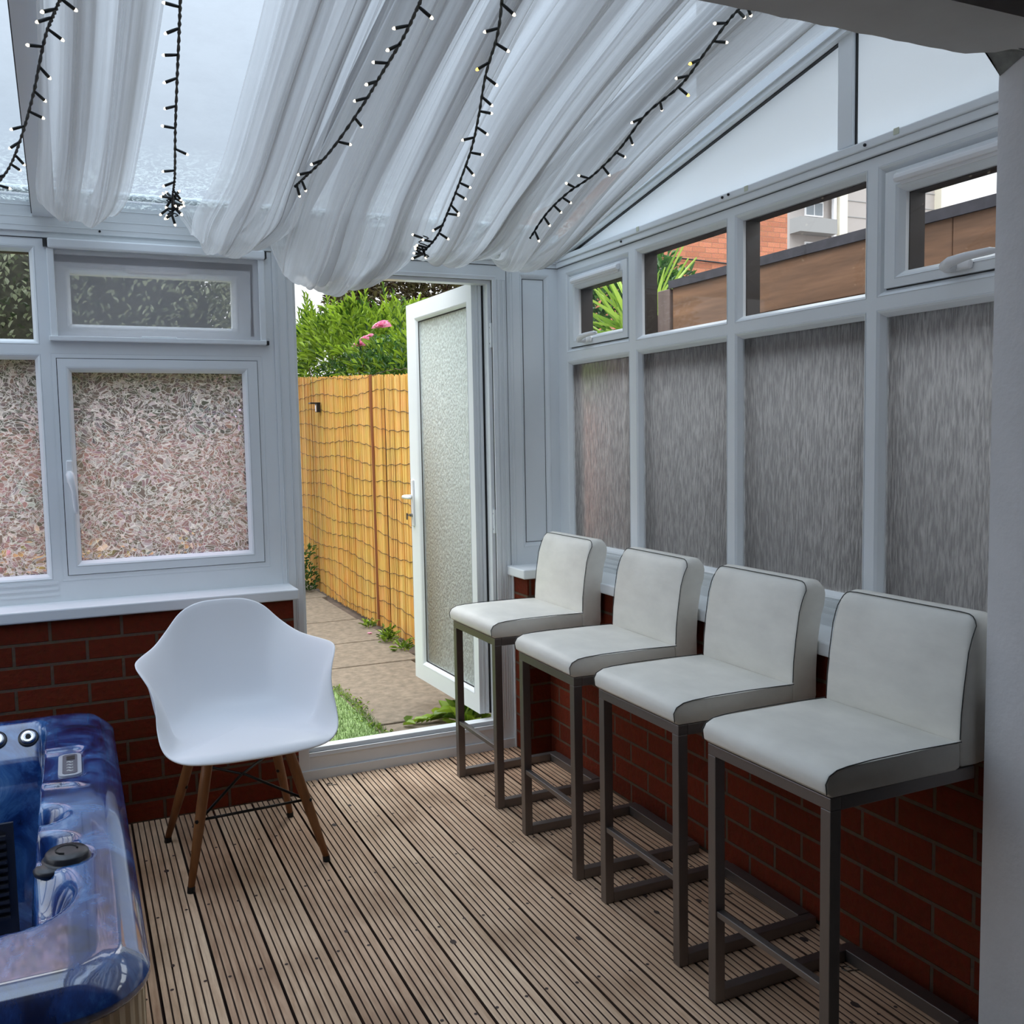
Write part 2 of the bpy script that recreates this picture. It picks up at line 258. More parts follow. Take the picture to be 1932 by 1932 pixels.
def sheer_mat(name, dens, col=(.72, .70, .675)):
    m, n, l = newmat(name); n.remove(n['Principled BSDF'])
    uv = N(n, 'ShaderNodeTexCoord'); mp = N(n, 'ShaderNodeMapping'); mp.inputs['Scale'].default_value = (30, .8, 1); l.new(uv.outputs['UV'], mp.inputs[0])
    no = N(n, 'ShaderNodeTexNoise', Scale=1, Detail=6, Roughness=.62, Distortion=.35); l.new(mp.outputs[0], no.inputs['Vector'])
    mp2 = N(n, 'ShaderNodeMapping'); mp2.inputs['Scale'].default_value = (7, .8, 1); l.new(uv.outputs['UV'], mp2.inputs[0])
    no2 = N(n, 'ShaderNodeTexNoise', Scale=1, Detail=3); l.new(mp2.outputs[0], no2.inputs['Vector'])
    a = N(n, 'ShaderNodeMath', operation='ADD'); l.new(no.outputs['Fac'], a.inputs[0]); l.new(no2.outputs['Fac'], a.inputs[1])
    r = N(n, 'ShaderNodeMapRange'); r.inputs['From Min'].default_value = .72; r.inputs['From Max'].default_value = 1.28; r.inputs['To Min'].default_value = dens-.22; r.inputs['To Max'].default_value = dens+.22
    l.new(a.outputs[0], r.inputs['Value'])
    # the weave looks denser where the cloth turns away from you
    lw = N(n, 'ShaderNodeLayerWeight', Blend=.35); mu = N(n, 'ShaderNodeMath', operation='MULTIPLY_ADD', use_clamp=True); l.new(lw.outputs['Facing'], mu.inputs[0]); mu.inputs[1].default_value = .12; l.new(r.outputs[0], mu.inputs[2])
    tr = N(n, 'ShaderNodeBsdfTransparent')
    d = N(n, 'ShaderNodeBsdfDiffuse'); d.inputs['Color'].default_value = c4(col); t = N(n, 'ShaderNodeBsdfTranslucent'); t.inputs['Color'].default_value = c4(col)
    m1 = N(n, 'ShaderNodeMixShader'); m1.inputs[0].default_value = .55; l.new(d.outputs[0], m1.inputs[1]); l.new(t.outputs[0], m1.inputs[2])
    m2 = N(n, 'ShaderNodeMixShader'); l.new(mu.outputs[0], m2.inputs[0]); l.new(tr.outputs[0], m2.inputs[1]); l.new(m1.outputs[0], m2.inputs[2])
    l.new(m2.outputs[0], n['Material Output'].inputs['Surface']); return m
M['sheer'] = sheer_mat('white_sheer_voile', .60)
M['sheer_dense'] = sheer_mat('gathered_voile_fold', .84, (.66, .645, .63))
M['mesh'] = None
def mesh_mat():
    m, n, l = newmat('grey_insect_mesh'); n.remove(n['Principled BSDF'])
    tr = N(n, 'ShaderNodeBsdfTransparent'); tr.inputs['Color'].default_value = (1, 1, 1, 1); d = N(n, 'ShaderNodeBsdfDiffuse'); d.inputs['Color'].default_value = (.62, .60, .62, 1)
    mx = N(n, 'ShaderNodeMixShader'); mx.inputs[0].default_value = .42; l.new(tr.outputs[0], mx.inputs[1]); l.new(d.outputs[0], mx.inputs[2]); l.new(mx.outputs[0], n['Material Output'].inputs['Surface']); return m
M['mesh'] = mesh_mat()
def emis(name, col, st):
    m, n, l = newmat(name); b = n['Principled BSDF']; b.inputs['Base Color'].default_value = c4(col); b.inputs['Emission Color'].default_value = c4(col); b.inputs['Emission Strength'].default_value = st; return m
M['led_white'] = emis('warm_white_led', (1, .88, .68), 1.6); M['led_amber'] = emis('amber_lit_led', (1, .55, .06), 5)

# ------------------------------------------------------------------ mesh helpers
class MB:
    def __init__(s): s.v = []; s.f = []; s.mi = []; s.uv = None
    def add(s, vs, fs, mi=0):
        o = len(s.v); s.v += [tuple(v) for v in vs]; s.f += [tuple(i+o for i in f) for f in fs]; s.mi += [mi]*len(fs)
    def box(s, a, b, mi=0):
        x0, x1 = sorted((a[0], b[0])); y0, y1 = sorted((a[1], b[1])); z0, z1 = sorted((a[2], b[2]))
        s.add([(x0, y0, z0), (x1, y0, z0), (x1, y1, z0), (x0, y1, z0), (x0, y0, z1), (x1, y0, z1), (x1, y1, z1), (x0, y1, z1)],
              [(0, 3, 2, 1), (4, 5, 6, 7), (0, 1, 5, 4), (1, 2, 6, 5), (2, 3, 7, 6), (3, 0, 4, 7)], mi)
    def mbox(s, T, a, b, mi=0):   # box in mapped coordinates
        o = len(s.v); s.box(a, b, mi); s.v[o:] = [tuple(T(*p)) for p in s.v[o:]]
    def tube(s, pts, r, n=8, mi=0, caps=True):
        pts = [Vector(p) for p in pts]; rs = r if isinstance(r, (list, tuple)) else [r]*len(pts)
        o = len(s.v); t0 = (pts[1]-pts[0]).normalized(); up = Vector((0, 0, 1)) if abs(t0.z) < .9 else Vector((1, 0, 0)); a = t0.cross(up).normalized()
        for i, p in enumerate(pts):
            t = (pts[min(i+1, len(pts)-1)]-pts[max(i-1, 0)]).normalized(); a = (a-t*a.dot(t)).normalized(); b = t.cross(a)
            for k in range(n):
                an = 2*PI*k/n; s.v.append(tuple(p+(a*math.cos(an)+b*math.sin(an))*rs[i]))
        for i in range(len(pts)-1):
            for k in range(n):
                s.f.append((o+i*n+k, o+i*n+(k+1) % n, o+(i+1)*n+(k+1) % n, o+(i+1)*n+k)); s.mi.append(mi)
        if caps:
            s.f.append(tuple(o+k for k in range(n))[::-1]); s.mi.append(mi)
            e = o+(len(pts)-1)*n; s.f.append(tuple(e+k for k in range(n))); s.mi.append(mi)
    def lathe(s, prof, c, axis=(0, 0, 1), n=20, mi=0):
        ax = Vector(axis).normalized(); a = ax.orthogonal().normalized(); b = ax.cross(a); c = Vector(c); o = len(s.v)
        for (r, h) in prof:
            for k in range(n):
                an = 2*PI*k/n; s.v.append(tuple(c+ax*h+(a*math.cos(an)+b*math.sin(an))*r))
        for i in range(len(prof)-1):
            for k in range(n): s.f.append((o+i*n+k, o+i*n+(k+1) % n, o+(i+1)*n+(k+1) % n, o+(i+1)*n+k)); s.mi.append(mi)
        s.f.append(tuple(o+k for k in range(n))[::-1]); s.mi.append(mi); e = o+(len(prof)-1)*n; s.f.append(tuple(e+k for k in range(n))); s.mi.append(mi)
    def ring(s, T, u0, u1, z0, z1, prof, mi=0):   # mitred moulding swept round a rectangle; prof = (inset, height)
        o = len(s.v)
        for (d, h) in prof:
            s.v += [tuple(T(*p)) for p in ((u0+d, z0+d, h), (u1-d, z0+d, h), (u1-d, z1-d, h), (u0+d, z1-d, h))]
        for i in range(len(prof)-1):
            for k in range(4): s.f.append((o+i*4+k, o+i*4+(k+1) % 4, o+(i+1)*4+(k+1) % 4, o+(i+1)*4+k)); s.mi.append(mi)
    def grid(s, fn, nu, nv, mi=0, wrapu=False):
        o = len(s.v)
        for j in range(nv+1):
            for i in range(nu+1): s.v.append(tuple(fn(i/nu, j/nv)))
        for j in range(nv):
            for i in range(nu):
                a = o+j*(nu+1)+i; s.f.append((a, a+1, a+nu+2, a+nu+1)); s.mi.append(mi)
    def leaf(s, p, d, up, L, w, mi=0, fold=.25):
        d = d.normalized(); sd = d.cross(up)
        if sd.length < 1e-3: sd = d.orthogonal()
        sd.normalize(); nn = sd.cross(d)
        a = p; m1 = p+d*L*.35+nn*L*.06; m2 = p+d*L*.7+nn*L*.03; e = p+d*L-nn*L*.12
        s.add([a, m1+sd*w*.5+nn*w*fold, m2+sd*w*.38+nn*w*fold*.6, e, m2-sd*w*.38+nn*w*fold*.6, m1-sd*w*.5+nn*w*fold], [(0, 1, 2, 3), (0, 3, 4, 5)], mi)
    def build(s, name, mats, parent=None, smooth=False, bevel=0, loc=None, solid=0, subsurf=0, fix=True, seg=2):
        me = bpy.data.meshes.new(name); me.from_pydata(s.v, [], s.f)
        if not isinstance(mats, (list, tuple)): mats = [mats]
        for m in mats: me.materials.append(m)
        me.polygons.foreach_set('material_index', s.mi)
        if fix:
            bm = bmesh.new(); bm.from_mesh(me); bmesh.ops.recalc_face_normals(bm, faces=bm.faces); bm.to_mesh(me); bm.free()
        if smooth: me.polygons.foreach_set('use_smooth', [True]*len(me.polygons))
        ob = bpy.data.objects.new(name, me); COL.objects.link(ob)
        if parent: ob.parent = parent
        if loc: ob.location = loc
        if solid: md = ob.modifiers.new('solid', 'SOLIDIFY'); md.thickness = solid; md.offset = 0
        if bevel: md = ob.modifiers.new('bevel', 'BEVEL'); md.width = bevel; md.segments = seg; md.limit_method = 'ANGLE'; md.angle_limit = math.radians(40)
        if subsurf: md = ob.modifiers.new('sub', 'SUBSURF'); md.levels = subsurf; md.render_levels = subsurf
        return ob
def tag(o, label=None, cat=None, group=None, kind=None):
    if label: o['label'] = label
    if cat: o['category'] = cat
    if group: o['group'] = group
    if kind: o['kind'] = kind
    return o
def empty(name, loc=(0, 0, 0), rz=0):
    o = bpy.data.objects.new(name, None); COL.objects.link(o); o.location = loc; o.rotation_euler = (0, 0, rz); o.empty_display_size = .1; return o
def copy_tree(o, parent=None, src=None):
    kids = {}
    for q in bpy.data.objects:
        if q.parent: kids.setdefault(q.parent.name, []).append(q)
    def rec(a, p):
        c = a.copy(); COL.objects.link(c)
        if p: c.parent = p
        for ch in kids.get(a.name, []): rec(ch, c)
        return c
    return rec(o, parent)
def smin(x, a, b):
    t = max(0, min(1, (x-a)/(b-a))); return t*t*(3-2*t)

TB = lambda u, z, h: (u, -h, z)            # back wall: u = x, h towards the room
TR = lambda u, z, h: (-h, -u, z)           # right wall: u = -y, h towards the room

# ------------------------------------------------------------------ floor
def groove_profile(x0, x1):
    """grooved deck boards: list of (x, z, material) along x"""
    P = []; pitch = .1385; k0 = math.floor(x0/pitch)
    k = k0
    while k*pitch < x1:
        a = k*pitch; g = .0035
        P.append((a, -.022, 1)); P.append((a+g, -.022, 1)); P.append((a+g+.0005, -.001, 0)); 
        n = 7; wboard = pitch-2*g; st = wboard/n
        for j in range(n):
            s = a+g+j*st
            P.append((s+.0003, 0, 0)); P.append((s+st-.0048, 0, 0))
            if j < n-1: P += [(s+st-.0042, -.0042, 1), (s+st-.0012, -.0042, 1), (s+st-.0006, 0, 0)]
        P.append((a+pitch-g, -.001, 0)); P.append((a+pitch-g+.0005, -.022, 1))
        k += 1
    return [p for p in P if x0 <= p[0] <= x1]
def deck(mb, x0, x1, y0, y1):
    P = groove_profile(x0, x1); o = len(mb.v)
    for p in P: mb.v += [(p[0], y0, p[1]), (p[0], y1, p[1])]
    for i in range(len(P)-1):
        a = o+2*i; mb.f.append((a, a+1, a+3, a+2)); mb.mi.append(1 if (P[i][2] or P[i+1][2]) else 0)
    # screws: two per board at each joist
    pitch = .1385; k = math.ceil(x0/pitch)
    while (k+1)*pitch < x1:
        y = y0+.2
        while y < y1-.05:
            for q in (.028, .108):
                cx = k*pitch+q+R.uniform(-.004, .004); cy_ = y+R.uniform(-.012, .012)
                mb.add([(cx+.005*math.cos(t*PI/3), cy_+.005*math.sin(t*PI/3), .0009) for t in range(6)], [(0, 1, 2, 3, 4, 5)], 2)
            y += .41
        if R.random() < .8:      # knots
            for _ in range(R.randint(1, 3)):
                cx = k*pitch+R.uniform(.03, .1); cy_ = R.uniform(y0+.1, y1-.1); rr = R.uniform(.005, .010)
                mb.add([(cx+rr*math.cos(t*PI/4), cy_+rr*1.5*math.sin(t*PI/4), .0007) for t in range(8)], [tuple(range(8))], 2)
        k += 1
mb = MB(); deck(mb, -1.945, -.136, -2.33, 0.0); deck(mb, -4.1, -1.945, -2.33, -2.0)
mb.box((-1.9, -2.33, -.06), (.0, .0, -.023), 1)
tag(mb.build('floor', [M['deck'], M['deck_groove'], M['knot']], fix=False), kind='structure')
mb = MB(); mb.box((-4.6, -6.4, -.05), (1.1, -2.33, 0))
tag(mb.build('floor', [pmat('room_laminate', (.22, .17, .13), .5, nscale=8, namp=.2, stretch=(1, .1, 1))]), kind='structure')

# ------------------------------------------------------------------ dwarf brick walls
mb = MB(); mb.box((-.136, -2.33, -.05), (.12, .12, .752)); tag(mb.build('wall_right', M['brick_x']), kind='structure')
mb = MB(); mb.box((-4.2, -.149, -.9), (-1.205, .12, .752)); tag(mb.build('wall_back', M['brick_y']), kind='structure')
mb = MB(); mb.box((-.238, -.149, -.05), (-.136, .12, .752)); tag(mb.build('wall_back', M['brick_y']), kind='structure')
mb = MB(); mb.box((-4.3, -2.33, -.9), (-4.1, .12, .752)); tag(mb.build('wall_left', M['brick_x']), kind='structure')
# sills
def sill(name, a, b):
    m = MB(); m.box(a, b); return tag(m.build(name, M['upvc'], bevel=.005), kind='structure')
sill('trim_1', (-4.1, -.168, .750), (-1.185, .02, .789))
sill('trim_2', (-.158, -2.325, .750), (.02, -.168, .789))
sill('trim_3', (-.262, -.168, .750), (-.0, .02, .789))
# timber battens and steel strip at the foot of the right wall (boards the stools stand against) are the stools' own bars

# ------------------------------------------------------------------ glazed walls
BEAD = [(-.019, .0), (-.0185, -.0012), (-.0165, -.0012), (-.016, .001), (-.010, -.003), (-.002, -.014), (0, -.017), (0, -.028)]
def opening_box(mb, T, u0, u1, z0, z1, outer, depth=.075, front=0):
    """flat frame face between an outer rectangle and the bead edge (u0..z1 = glass edge)"""
    U0, U1, Z0, Z1 = outer; g = .019
    for a, b in (((U0, Z0), (u0-g, Z1)), ((u1+g, Z0), (U1, Z1)), ((u0-g, z1+g), (u1+g, Z1)), ((u0-g, Z0), (u1+g, z0-g))):
        if b[0]-a[0] > 1e-4 and b[1]-a[1] > 1e-4: mb.mbox(T, (a[0], a[1], front-depth), (b[0], b[1], front))
    mb.ring(T, u0, u1, z0, z1, [(d, h+front) for d, h in BEAD])
def outer_reveal(mb, T, u0, u1, z0, z1, front=0, mi=1):
    mb.ring(T, u0-.002, u1+.002, z0-.002, z1+.002, [(0, front-.027), (.004, front-.029), (.004, front-.034), (0, front-.036), (0, front-.085)], mi)
def pane(T, u0, u1, z0, z1, h, mat, parent, name='glass'):
    m = MB(); m.mbox(T, (u0, z0, h-.004), (u1, z1, h)); return m.build(name, mat, parent)
def pane1(T, u0, u1, z0, z1, h, mat, parent, name='glass'):
    m = MB(); m.add([T(u0, z0, h), T(u1, z0, h), T(u1, z1, h), T(u0, z1, h)], [(0, 1, 2, 3)]); return m.build(name, mat, parent, fix=False)
def vent(T, u0, u1, z, h, parent):
    m = MB(); c = [(0, -.008), (.006, -.012), (.016, -.012), (.02, -.004), (.018, .006), (.010, .012), (0, .013)]
    n = len(c); vs_ = []
    for u in (u0, u1): vs_ += [T(u, z+q[1], h+q[0]) for q in c]
    fs = [(i, (i+1) % n, n+(i+1) % n, n+i) for i in range(n)]+[tuple(range(n))[::-1], tuple(range(n, 2*n))]
    m.add(vs_, fs); m.mbox(T, (u0+.01, z-.02, h), (u1-.01, z-.010, h+.006)); return m.build('trickle_vent', M['white_plastic'], parent, bevel=.002)
def handle(T, u, z, h, parent, vert, flip=1):
    e = MB()
    if vert:
        e.mbox(T, (u-.011, z-.03, h), (u+.011, z+.05, h+.012)); base = e.build('handle', M['white_plastic'], parent, bevel=.005, seg=3)
        l = MB(); l.tube([T(u, z, h+.01), T(u, z, h+.034), T(u+.004, z-.02, h+.040), T(u+.012, z-.06, h+.038), T(u+.015, z-.12, h+.034), T(u+.015, z-.135, h+.030)], [.014, .014, .013, .010, .009, .006], 10)
        l.build('lever', M['white_plastic'], base, smooth=True)
    else:
        e.mbox(T, (u-.03, z-.011, h), (u+.05, z+.011, h+.012)); base = e.build('handle', M['white_plastic'], parent, bevel=.005, seg=3)
        l = MB(); l.tube([T(u, z, h+.01), T(u, z, h+.036), T(u+.02, z+.006, h+.042), T(u+.06, z+.012, h+.040), T(u+.12, z+.014, h+.036), T(u+.135, z+.013, h+.032)], [.014, .014, .013, .010, .009, .006], 10)
        l.build('lever', M['white_plastic'], base, smooth=True)
    k = MB(); k.lathe([(.0045, .0), (.0045, .003)], T(u, z, h+.036) if not vert else T(u, z, h+.036), axis=Vector(T(0, 0, 1))-Vector(T(0, 0, 0)), n=12); k.build('lock_button', M['keymetal'], base)
ZB, ZT0, ZT1, ZH = .887, 1.634, 1.704, 2.000
def bay(idx, T, U0, U1, u0, u1, low, up_mat, opener=False, zo=(.789, 2.048), label=None):
    w = empty('window_%d' % idx); tag(w, kind='structure')
    zm = (ZT0+ZT1)/2
    f = MB(); opening_box(f, T, u0, u1, ZB, ZT0, (U0, U1, zo[0], zm)); outer_reveal(f, T, u0, u1, ZB, ZT0)
    opening_box(f, T, u0, u1, ZT1, ZH, (U0, U1, zm, zo[1])); outer_reveal(f, T, u0, u1, ZT1, ZH)
    for zz in (.812, .832, .852): f.mbox(T, (U0, zz, 0), (U1, zz+.010, .0035))
    f.build('frame', [M['upvc'], M['brown_frame']], w)
    pane1(T, u0, u1, ZB, ZT0, -.022, low, w)
    if opener:
        s = MB(); opening_box(s, T, u0+.055, u1-.05, ZT1+.041, ZH-.058, (u0+.002, u1-.002, ZT1+.002, ZH-.002), .06, -.004)
        outer_reveal(s, T, u0+.055, u1-.05, ZT1+.041, ZH-.058, -.004)
        sa = s.build('sash', [M['upvc'], M['brown_frame']], w)
        g = MB(); g.ring(T, u0, u1, ZT1, ZH, [(-.001, -.0155), (.003, -.0155)]); g.build('gasket', M['gasket'], sa)
        pane1(T, u0+.055, u1-.05, ZT1+.041, ZH-.058, -.026, up_mat, sa)
        vent(T, u0+.045, u1-.05 if idx != 6 else u0+.45, ZH-.024, -.004, sa)
        handle(T, (u0+.15 if idx == 3 else u0+.225), ZT1+.022, -.004, sa, False)
    else: pane1(T, u0, u1, ZT1, ZH, -.022, up_mat, w)
    return w
bay(3, TR, .0, .602, .0937, .5607, M['rainglass'], M['glass'], 1)
bay(4, TR, .602, 1.194, .6438, 1.1568, M['rainglass'], M['glass'])
bay(5, TR, 1.194, 1.787, 1.2319, 1.7509, M['rainglass'], M['glass'])
bay(6, TR, 1.787, 2.33, 1.8235, 2.30, M['rainglass'], M['glass'], 2)
bay(1, TB, -2.62, -1.993, -2.56, -2.027, M['film'], M['glass'])
bay(7, TB, -3.25, -2.62, -3.19, -2.68, M['film'], M['glass'])
bay(8, TB, -4.1, -3.25, -3.9, -3.31, M['film'], M['glass'])

# window 2: casement with faceted film below, insect screen in front of an ajar top light above
w = empty('window_2'); tag(w, kind='structure')
f = MB(); X0, X1 = -1.993, -1.210
for a, b in (((X0, .789), (-1.961, 2.048)), ((-1.2745, .789), (X1, 2.048)), ((-1.961, 1.641), (-1.2745, 1.73)), ((-1.961, .789), (-1.2745, .878)), ((-1.961, 2.000), (-1.2745, 2.048))):
    f.mbox(TB, (a[0], a[1], -.075), (b[0], b[1], 0))
f.ring(TB, -1.961, -1.2745, .878, 1.641, [(-.019, .0005), (-.0185, -.0012), (-.0165, -.0012), (-.016, .001), (-.004, -.004), (0, -.010), (0, -.03)])
f.build('frame', M['upvc'], w)
s = MB(); opening_box(s, TB, -1.9132, -1.3305, .9267, 1.592, (-1.9585, -1.277, .8805, 1.6385), .06, .004); outer_reveal(s, TB, -1.9132, -1.3305, .9267, 1.592, .004)
sa = s.build('sash', [M['upvc'], M['brown_frame']], w)
g = MB(); g.ring(TB, -1.961, -1.2745, .878, 1.641, [(-.0015, -.004), (.003, -.004)]); g.build('gasket', M['gasket'], sa)
pane1(TB, -1.9132, -1.3305, .9267, 1.592, -.020, M['film'], sa)
handle(TB, -1.937, 1.235, .004, sa, True)
TT = lambda u, z, h: TB(u, z, h*math.cos(.0)-.03-.10*(2.0-z))    # top light hung at the top, swung out at the bottom
s = MB(); opening_box(s, TT, -1.902, -1.348, 1.765, 1.940, (-1.957, -1.283, 1.706, 1.985), .05, 0); s.ring(TT, -1.902, -1.348, 1.765, 1.940, [(0, -.028), (0, -.06)])
sa = s.build('sash', M['upvc'], w); g = MB(); g.mbox(TB, (-1.958, 1.976, -.05), (-1.276, 1.999, -.028)); g.mbox(TB, (-1.284, 1.71, -.07), (-1.2755, 1.99, -.05)); g.build('gap_shade_strip', M['gasket'], w); vent(TT, -1.72, -1.50, 1.962, 0, sa); pane1(TT, -1.902, -1.348, 1.765, 1.940, -.024, M['glass'], sa)  # black bars put in as the shadow gaps round the ajar sash
# insect screen (a thing of its own)
sc = tag(empty('insect_screen', (-1.604, -.002, 1.70)), 'retractable grey insect screen pulled down over the small top-hung window', 'insect screen')
def at(o, m, name, mats, **k):
    m.v = [(x-o.location.x, y-o.location.y, z-o.location.z) for x, y, z in m.v]; return m.build(name, mats, o, **k)
m = MB(); m.mbox(TB, (-1.968, 2.012, 0.002), (-1.238, 2.044, .034)); at(sc, m, 'cassette', M['upvc'], bevel=.005)
m = MB(); m.mbox(TB, (-1.982, 2.018, .002), (-1.968, 2.040, .030)); at(sc, m, 'end_cap', M['gasket'])
m = MB(); m.mbox(TB, (-1.238, 2.016, .002), (-1.231, 2.040, .028)); at(sc, m, 'end_cap', M['gasket'])
for a in (-1.972, -1.262):
    m = MB(); m.mbox(TB, (a, 1.704, .002), (a+.022, 2.012, .020)); at(sc, m, 'guide_rail', M['upvc'], bevel=.003)
m = MB(); m.mbox(TB, (-1.978, 1.698, .003), (-1.242, 1.714, .028)); m.mbox(TB, (-1.242, 1.697, .004), (-1.232, 1.713, .026), 1); m.mbox(TB, (-1.68, 1.714, .018), (-1.56, 1.719, .024)); at(sc, m, 'pull_bar', [M['upvc'], M['gasket']], bevel=.002)
m = MB(); m.add([TB(-1.95, 1.714, .011), TB(-1.262, 1.714, .011), TB(-1.262, 2.012, .011), TB(-1.95, 2.012, .011)], [(0, 1, 2, 3)]); at(sc, m, 'mesh_panel', M['mesh'], fix=False)

# post between window and door, corner post, panel beside door
mb = MB(); mb.mbox(TB, (-1.2095, .12, -.09), (-1.134, 2.05, 0.004)); mb.mbox(TB, (-1.2, -.05, -.09), (-1.134, .13, .0045))
for u in (-1.196, -1.189, -1.162, -1.156): mb.mbox(TB, (u, .795 if u < -1.19 else .12, .004), (u+.002, 2.05, .0065))
tag(mb.build('trim_4', M['upvc'], bevel=.002), kind='structure')
mb = MB(); opening_box(mb, TB, -.162, -.061, .882, 2.000, (-.242, .0, .789, 2.048), .07)
mb.mbox(TB, (-.162, .882, -.03), (-.061, 2.0, -.016)); mb.mbox(TB, (-.2385, -.05, -.04), (-.2425, .79, .02))
for u in (-.236, -.228, -.215): mb.mbox(TB, (u, .795, 0), (u+.002, 2.045, .0025))
tag(mb.build('trim_5', M['upvc']), kind='structure')
mb = MB(); mb.ring(TB, -.162, -.061, .882, 2.0, [(0, -.0155), (.0022, -.0150)]); tag(mb.build('trim_6', M['gasket']), kind='structure')

# door
d = empty('door_1'); tag(d, kind='structure')
mb = MB(); mb.mbox(TB, (-1.134, 1.986, -.07), (-.242, 2.05, 0)); mb.mbox(TB, (-.306, -.05, -.07), (-.242, 1.986, 0)); mb.mbox(TB, (-1.134, .0, -.07), (-.306, .105, 0)); mb.mbox(TB, (-1.2, -.04, 0), (-.242, .038, .012))
mb.ring(TB, -1.134, -.306, .105, 1.986, [(-.018, .0015), (-.014, .003), (-.004, 0), (.0, -.006), (0, -.016), (.014, -.02), (.014, -.07)])
for u in (-.292, -.284, -.27, -.262, -.25): mb.mbox(TB, (u, .12, 0), (u+.002, 1.99, .003))
mb.build('frame', M['upvc'], d, bevel=.0015)
for z in (1.76, .98, .40):
    m = MB(); m.mbox(TB, (-.313, z-.05, -.03), (-.305, z+.05, -.008)); m.mbox(TB, (-.3145, z+.03, -.024), (-.313, z+.036, -.018), 1); m.mbox(TB, (-.3145, z-.036, -.024), (-.313, z-.03, -.018), 1); m.build('hinge', [M['upvc'], M['gasket']], d)
HT = Vector((-.028, .771, 0)).normalized(); HN = Vector((-HT.y, HT.x, 0)); H0 = Vector((-.372, .070, 0))
TD = lambda u, z, h: tuple(H0+HT*u+HN*h+Vector((0, 0, z)))
lf = MB(); WL = .772
opening_box(lf, TD, .068, .650, .237, 1.893, (0, WL, .14, 1.982), .062, 0)
opening_box(lf, lambda u, z, h: TD(u, z, -.062-h), .068, .650, .237, 1.893, (0, WL, .14, 1.982), .002, 0)
lf.mbox(TD, (-.006, .14, -.042), (0, 1.982, -.030)); lf.mbox(TD, (-.004, .14, -.022), (0, 1.982, -.016)); lf.mbox(TD, (0, .14, -.075), (.012, 1.982, -.062))
leaf = lf.build('leaf', M['upvc'], d)
m = MB(); m.ring(TD, .068, .650, .237, 1.893, [(-.0012, -.0135), (.004, -.0165)]); m.mbox(TD, (-.008, .14, -.054), (-.001, 1.982, -.046)); m.build('gasket', M['gasket'], leaf)
pane1(TD, .068, .650, .237, 1.893, -.024, M['stipple'], leaf)
m = MB(); m.mbox(TD, (.722, .903, 0), (.750, 1.132, .010)); hp = m.build('handle', M['white_plastic'], leaf, bevel=.004, seg=3)
m = MB(); m.tube([TD(.736, 1.05, .008), TD(.736, 1.05, .045), TD(.726, 1.05, .056), TD(.68, 1.05, .058), TD(.63, 1.05, .055)], [.010, .010, .010, .009, .007], 10); m.build('lever', M['white_plastic'], hp, smooth=True)
m = MB(); m.lathe([(.008, 0), (.008, .012)], TD(.736, .958, .010), HN, 14); m.tube([TD(.736, .958, .02), TD(.736, .958, .034)], .003, 6); m.mbox(TD, (.724, .952, .034), (.748, .968, .037)); m.lathe([(.010, .0), (.010, .002)], TD(.736, .945, .036), HN, 12); m.build('key', M['keymetal'], hp)

# head boards: back beam, right head trims, corner joints
mb = MB(); mb.mbox(TB, (-4.1, 2.066, -.09), (.0, 2.186, .016))
for z in (2.084, 2.112, 2.150): mb.mbox(TB, (-4.1, z, .016), (.0, z+.0015, .0175))
mb.mbox(TB, (-4.1, 2.048, -.09), (.0, 2.0665, .006)); tag(mb.build('trim_7', M['upvc_board'], bevel=.001), kind='structure')
mb = MB(); mb.mbox(TR, (0, 2.048, -.09), (2.33, 2.070, .010)); mb.mbox(TR, (0, 2.070, -.09), (2.33, 2.092, .016)); mb.mbox(TR, (0, 2.092, -.09), (2.33, 2.100, -.004)); tag(mb.build('trim_8', M['upvc'], bevel=.003), kind='structure')
mb = MB(); mb.mbox(TR, (0, 2.0455, 0), (2.33, 2.049, .0022)); mb.mbox(TB, (-4.1, 2.0455, 0), (0, 2.0485, .0022)); mb.mbox(TB, (-.243, .79, 0), (-.2412, 2.045, .0012)); tag(mb.build('trim_9', M['groove']), kind='structure')
# gable: sheet, glazing bar, rafter trim
RZ = lambda y: 2.125-.187*y     # underside of the roof
mb = MB(); mb.add([(.012, 0.02, 2.09), (.012, -2.33, 2.09), (.012, -2.33, RZ(-2.33)+.02), (.012, .02, RZ(0)+.02), (.030, 0.02, 2.09), (.030, -2.33, 2.09), (.030, -2.33, RZ(-2.33)+.02), (.030, .02, RZ(0)+.02)],
      [(0, 1, 2, 3), (7, 6, 5, 4), (0, 4, 5, 1), (1, 5, 6, 2), (2, 6, 7, 3), (3, 7, 4, 0)]); tag(mb.build('wall_right', M['gable']), kind='structure')
mb = MB(); mb.box((-.004, -1.715, 2.098), (.014, -1.660, 2.50)); tag(mb.build('trim_10', M['upvc'], bevel=.003), kind='structure')
mb = MB(); mb.box((.006, -1.720, 2.098), (.011, -1.714, 2.50)); tag(mb.build('trim_11', M['gasket']), kind='structure')
def slope_bar(x0, x1, y0, y1, dz0, dz1, mi=0, mbb=None):
    q = mbb or MB(); vs_ = []
    for y in (y0, y1):
        for x, dz in ((x0, dz0), (x1, dz0), (x1, dz1), (x0, dz1)): vs_.append((x, y, RZ(y)+dz))
    q.add(vs_, [(0, 3, 2, 1), (4, 5, 6, 7), (0, 1, 5, 4), (1, 2, 6, 5), (2, 3, 7, 6), (3, 0, 4, 7)], mi); return q
q = slope_bar(-.03, .03, .02, -2.33, -.04, .02); slope_bar(-.022, .03, .02, -2.33, -.055, -.04, 0, q); slope_bar(-.002, .010, .02, -2.33, -.058, -.055, 1, q)
tag(q.build('trim_12', [M['upvc'], M['gasket']]), kind='structure')
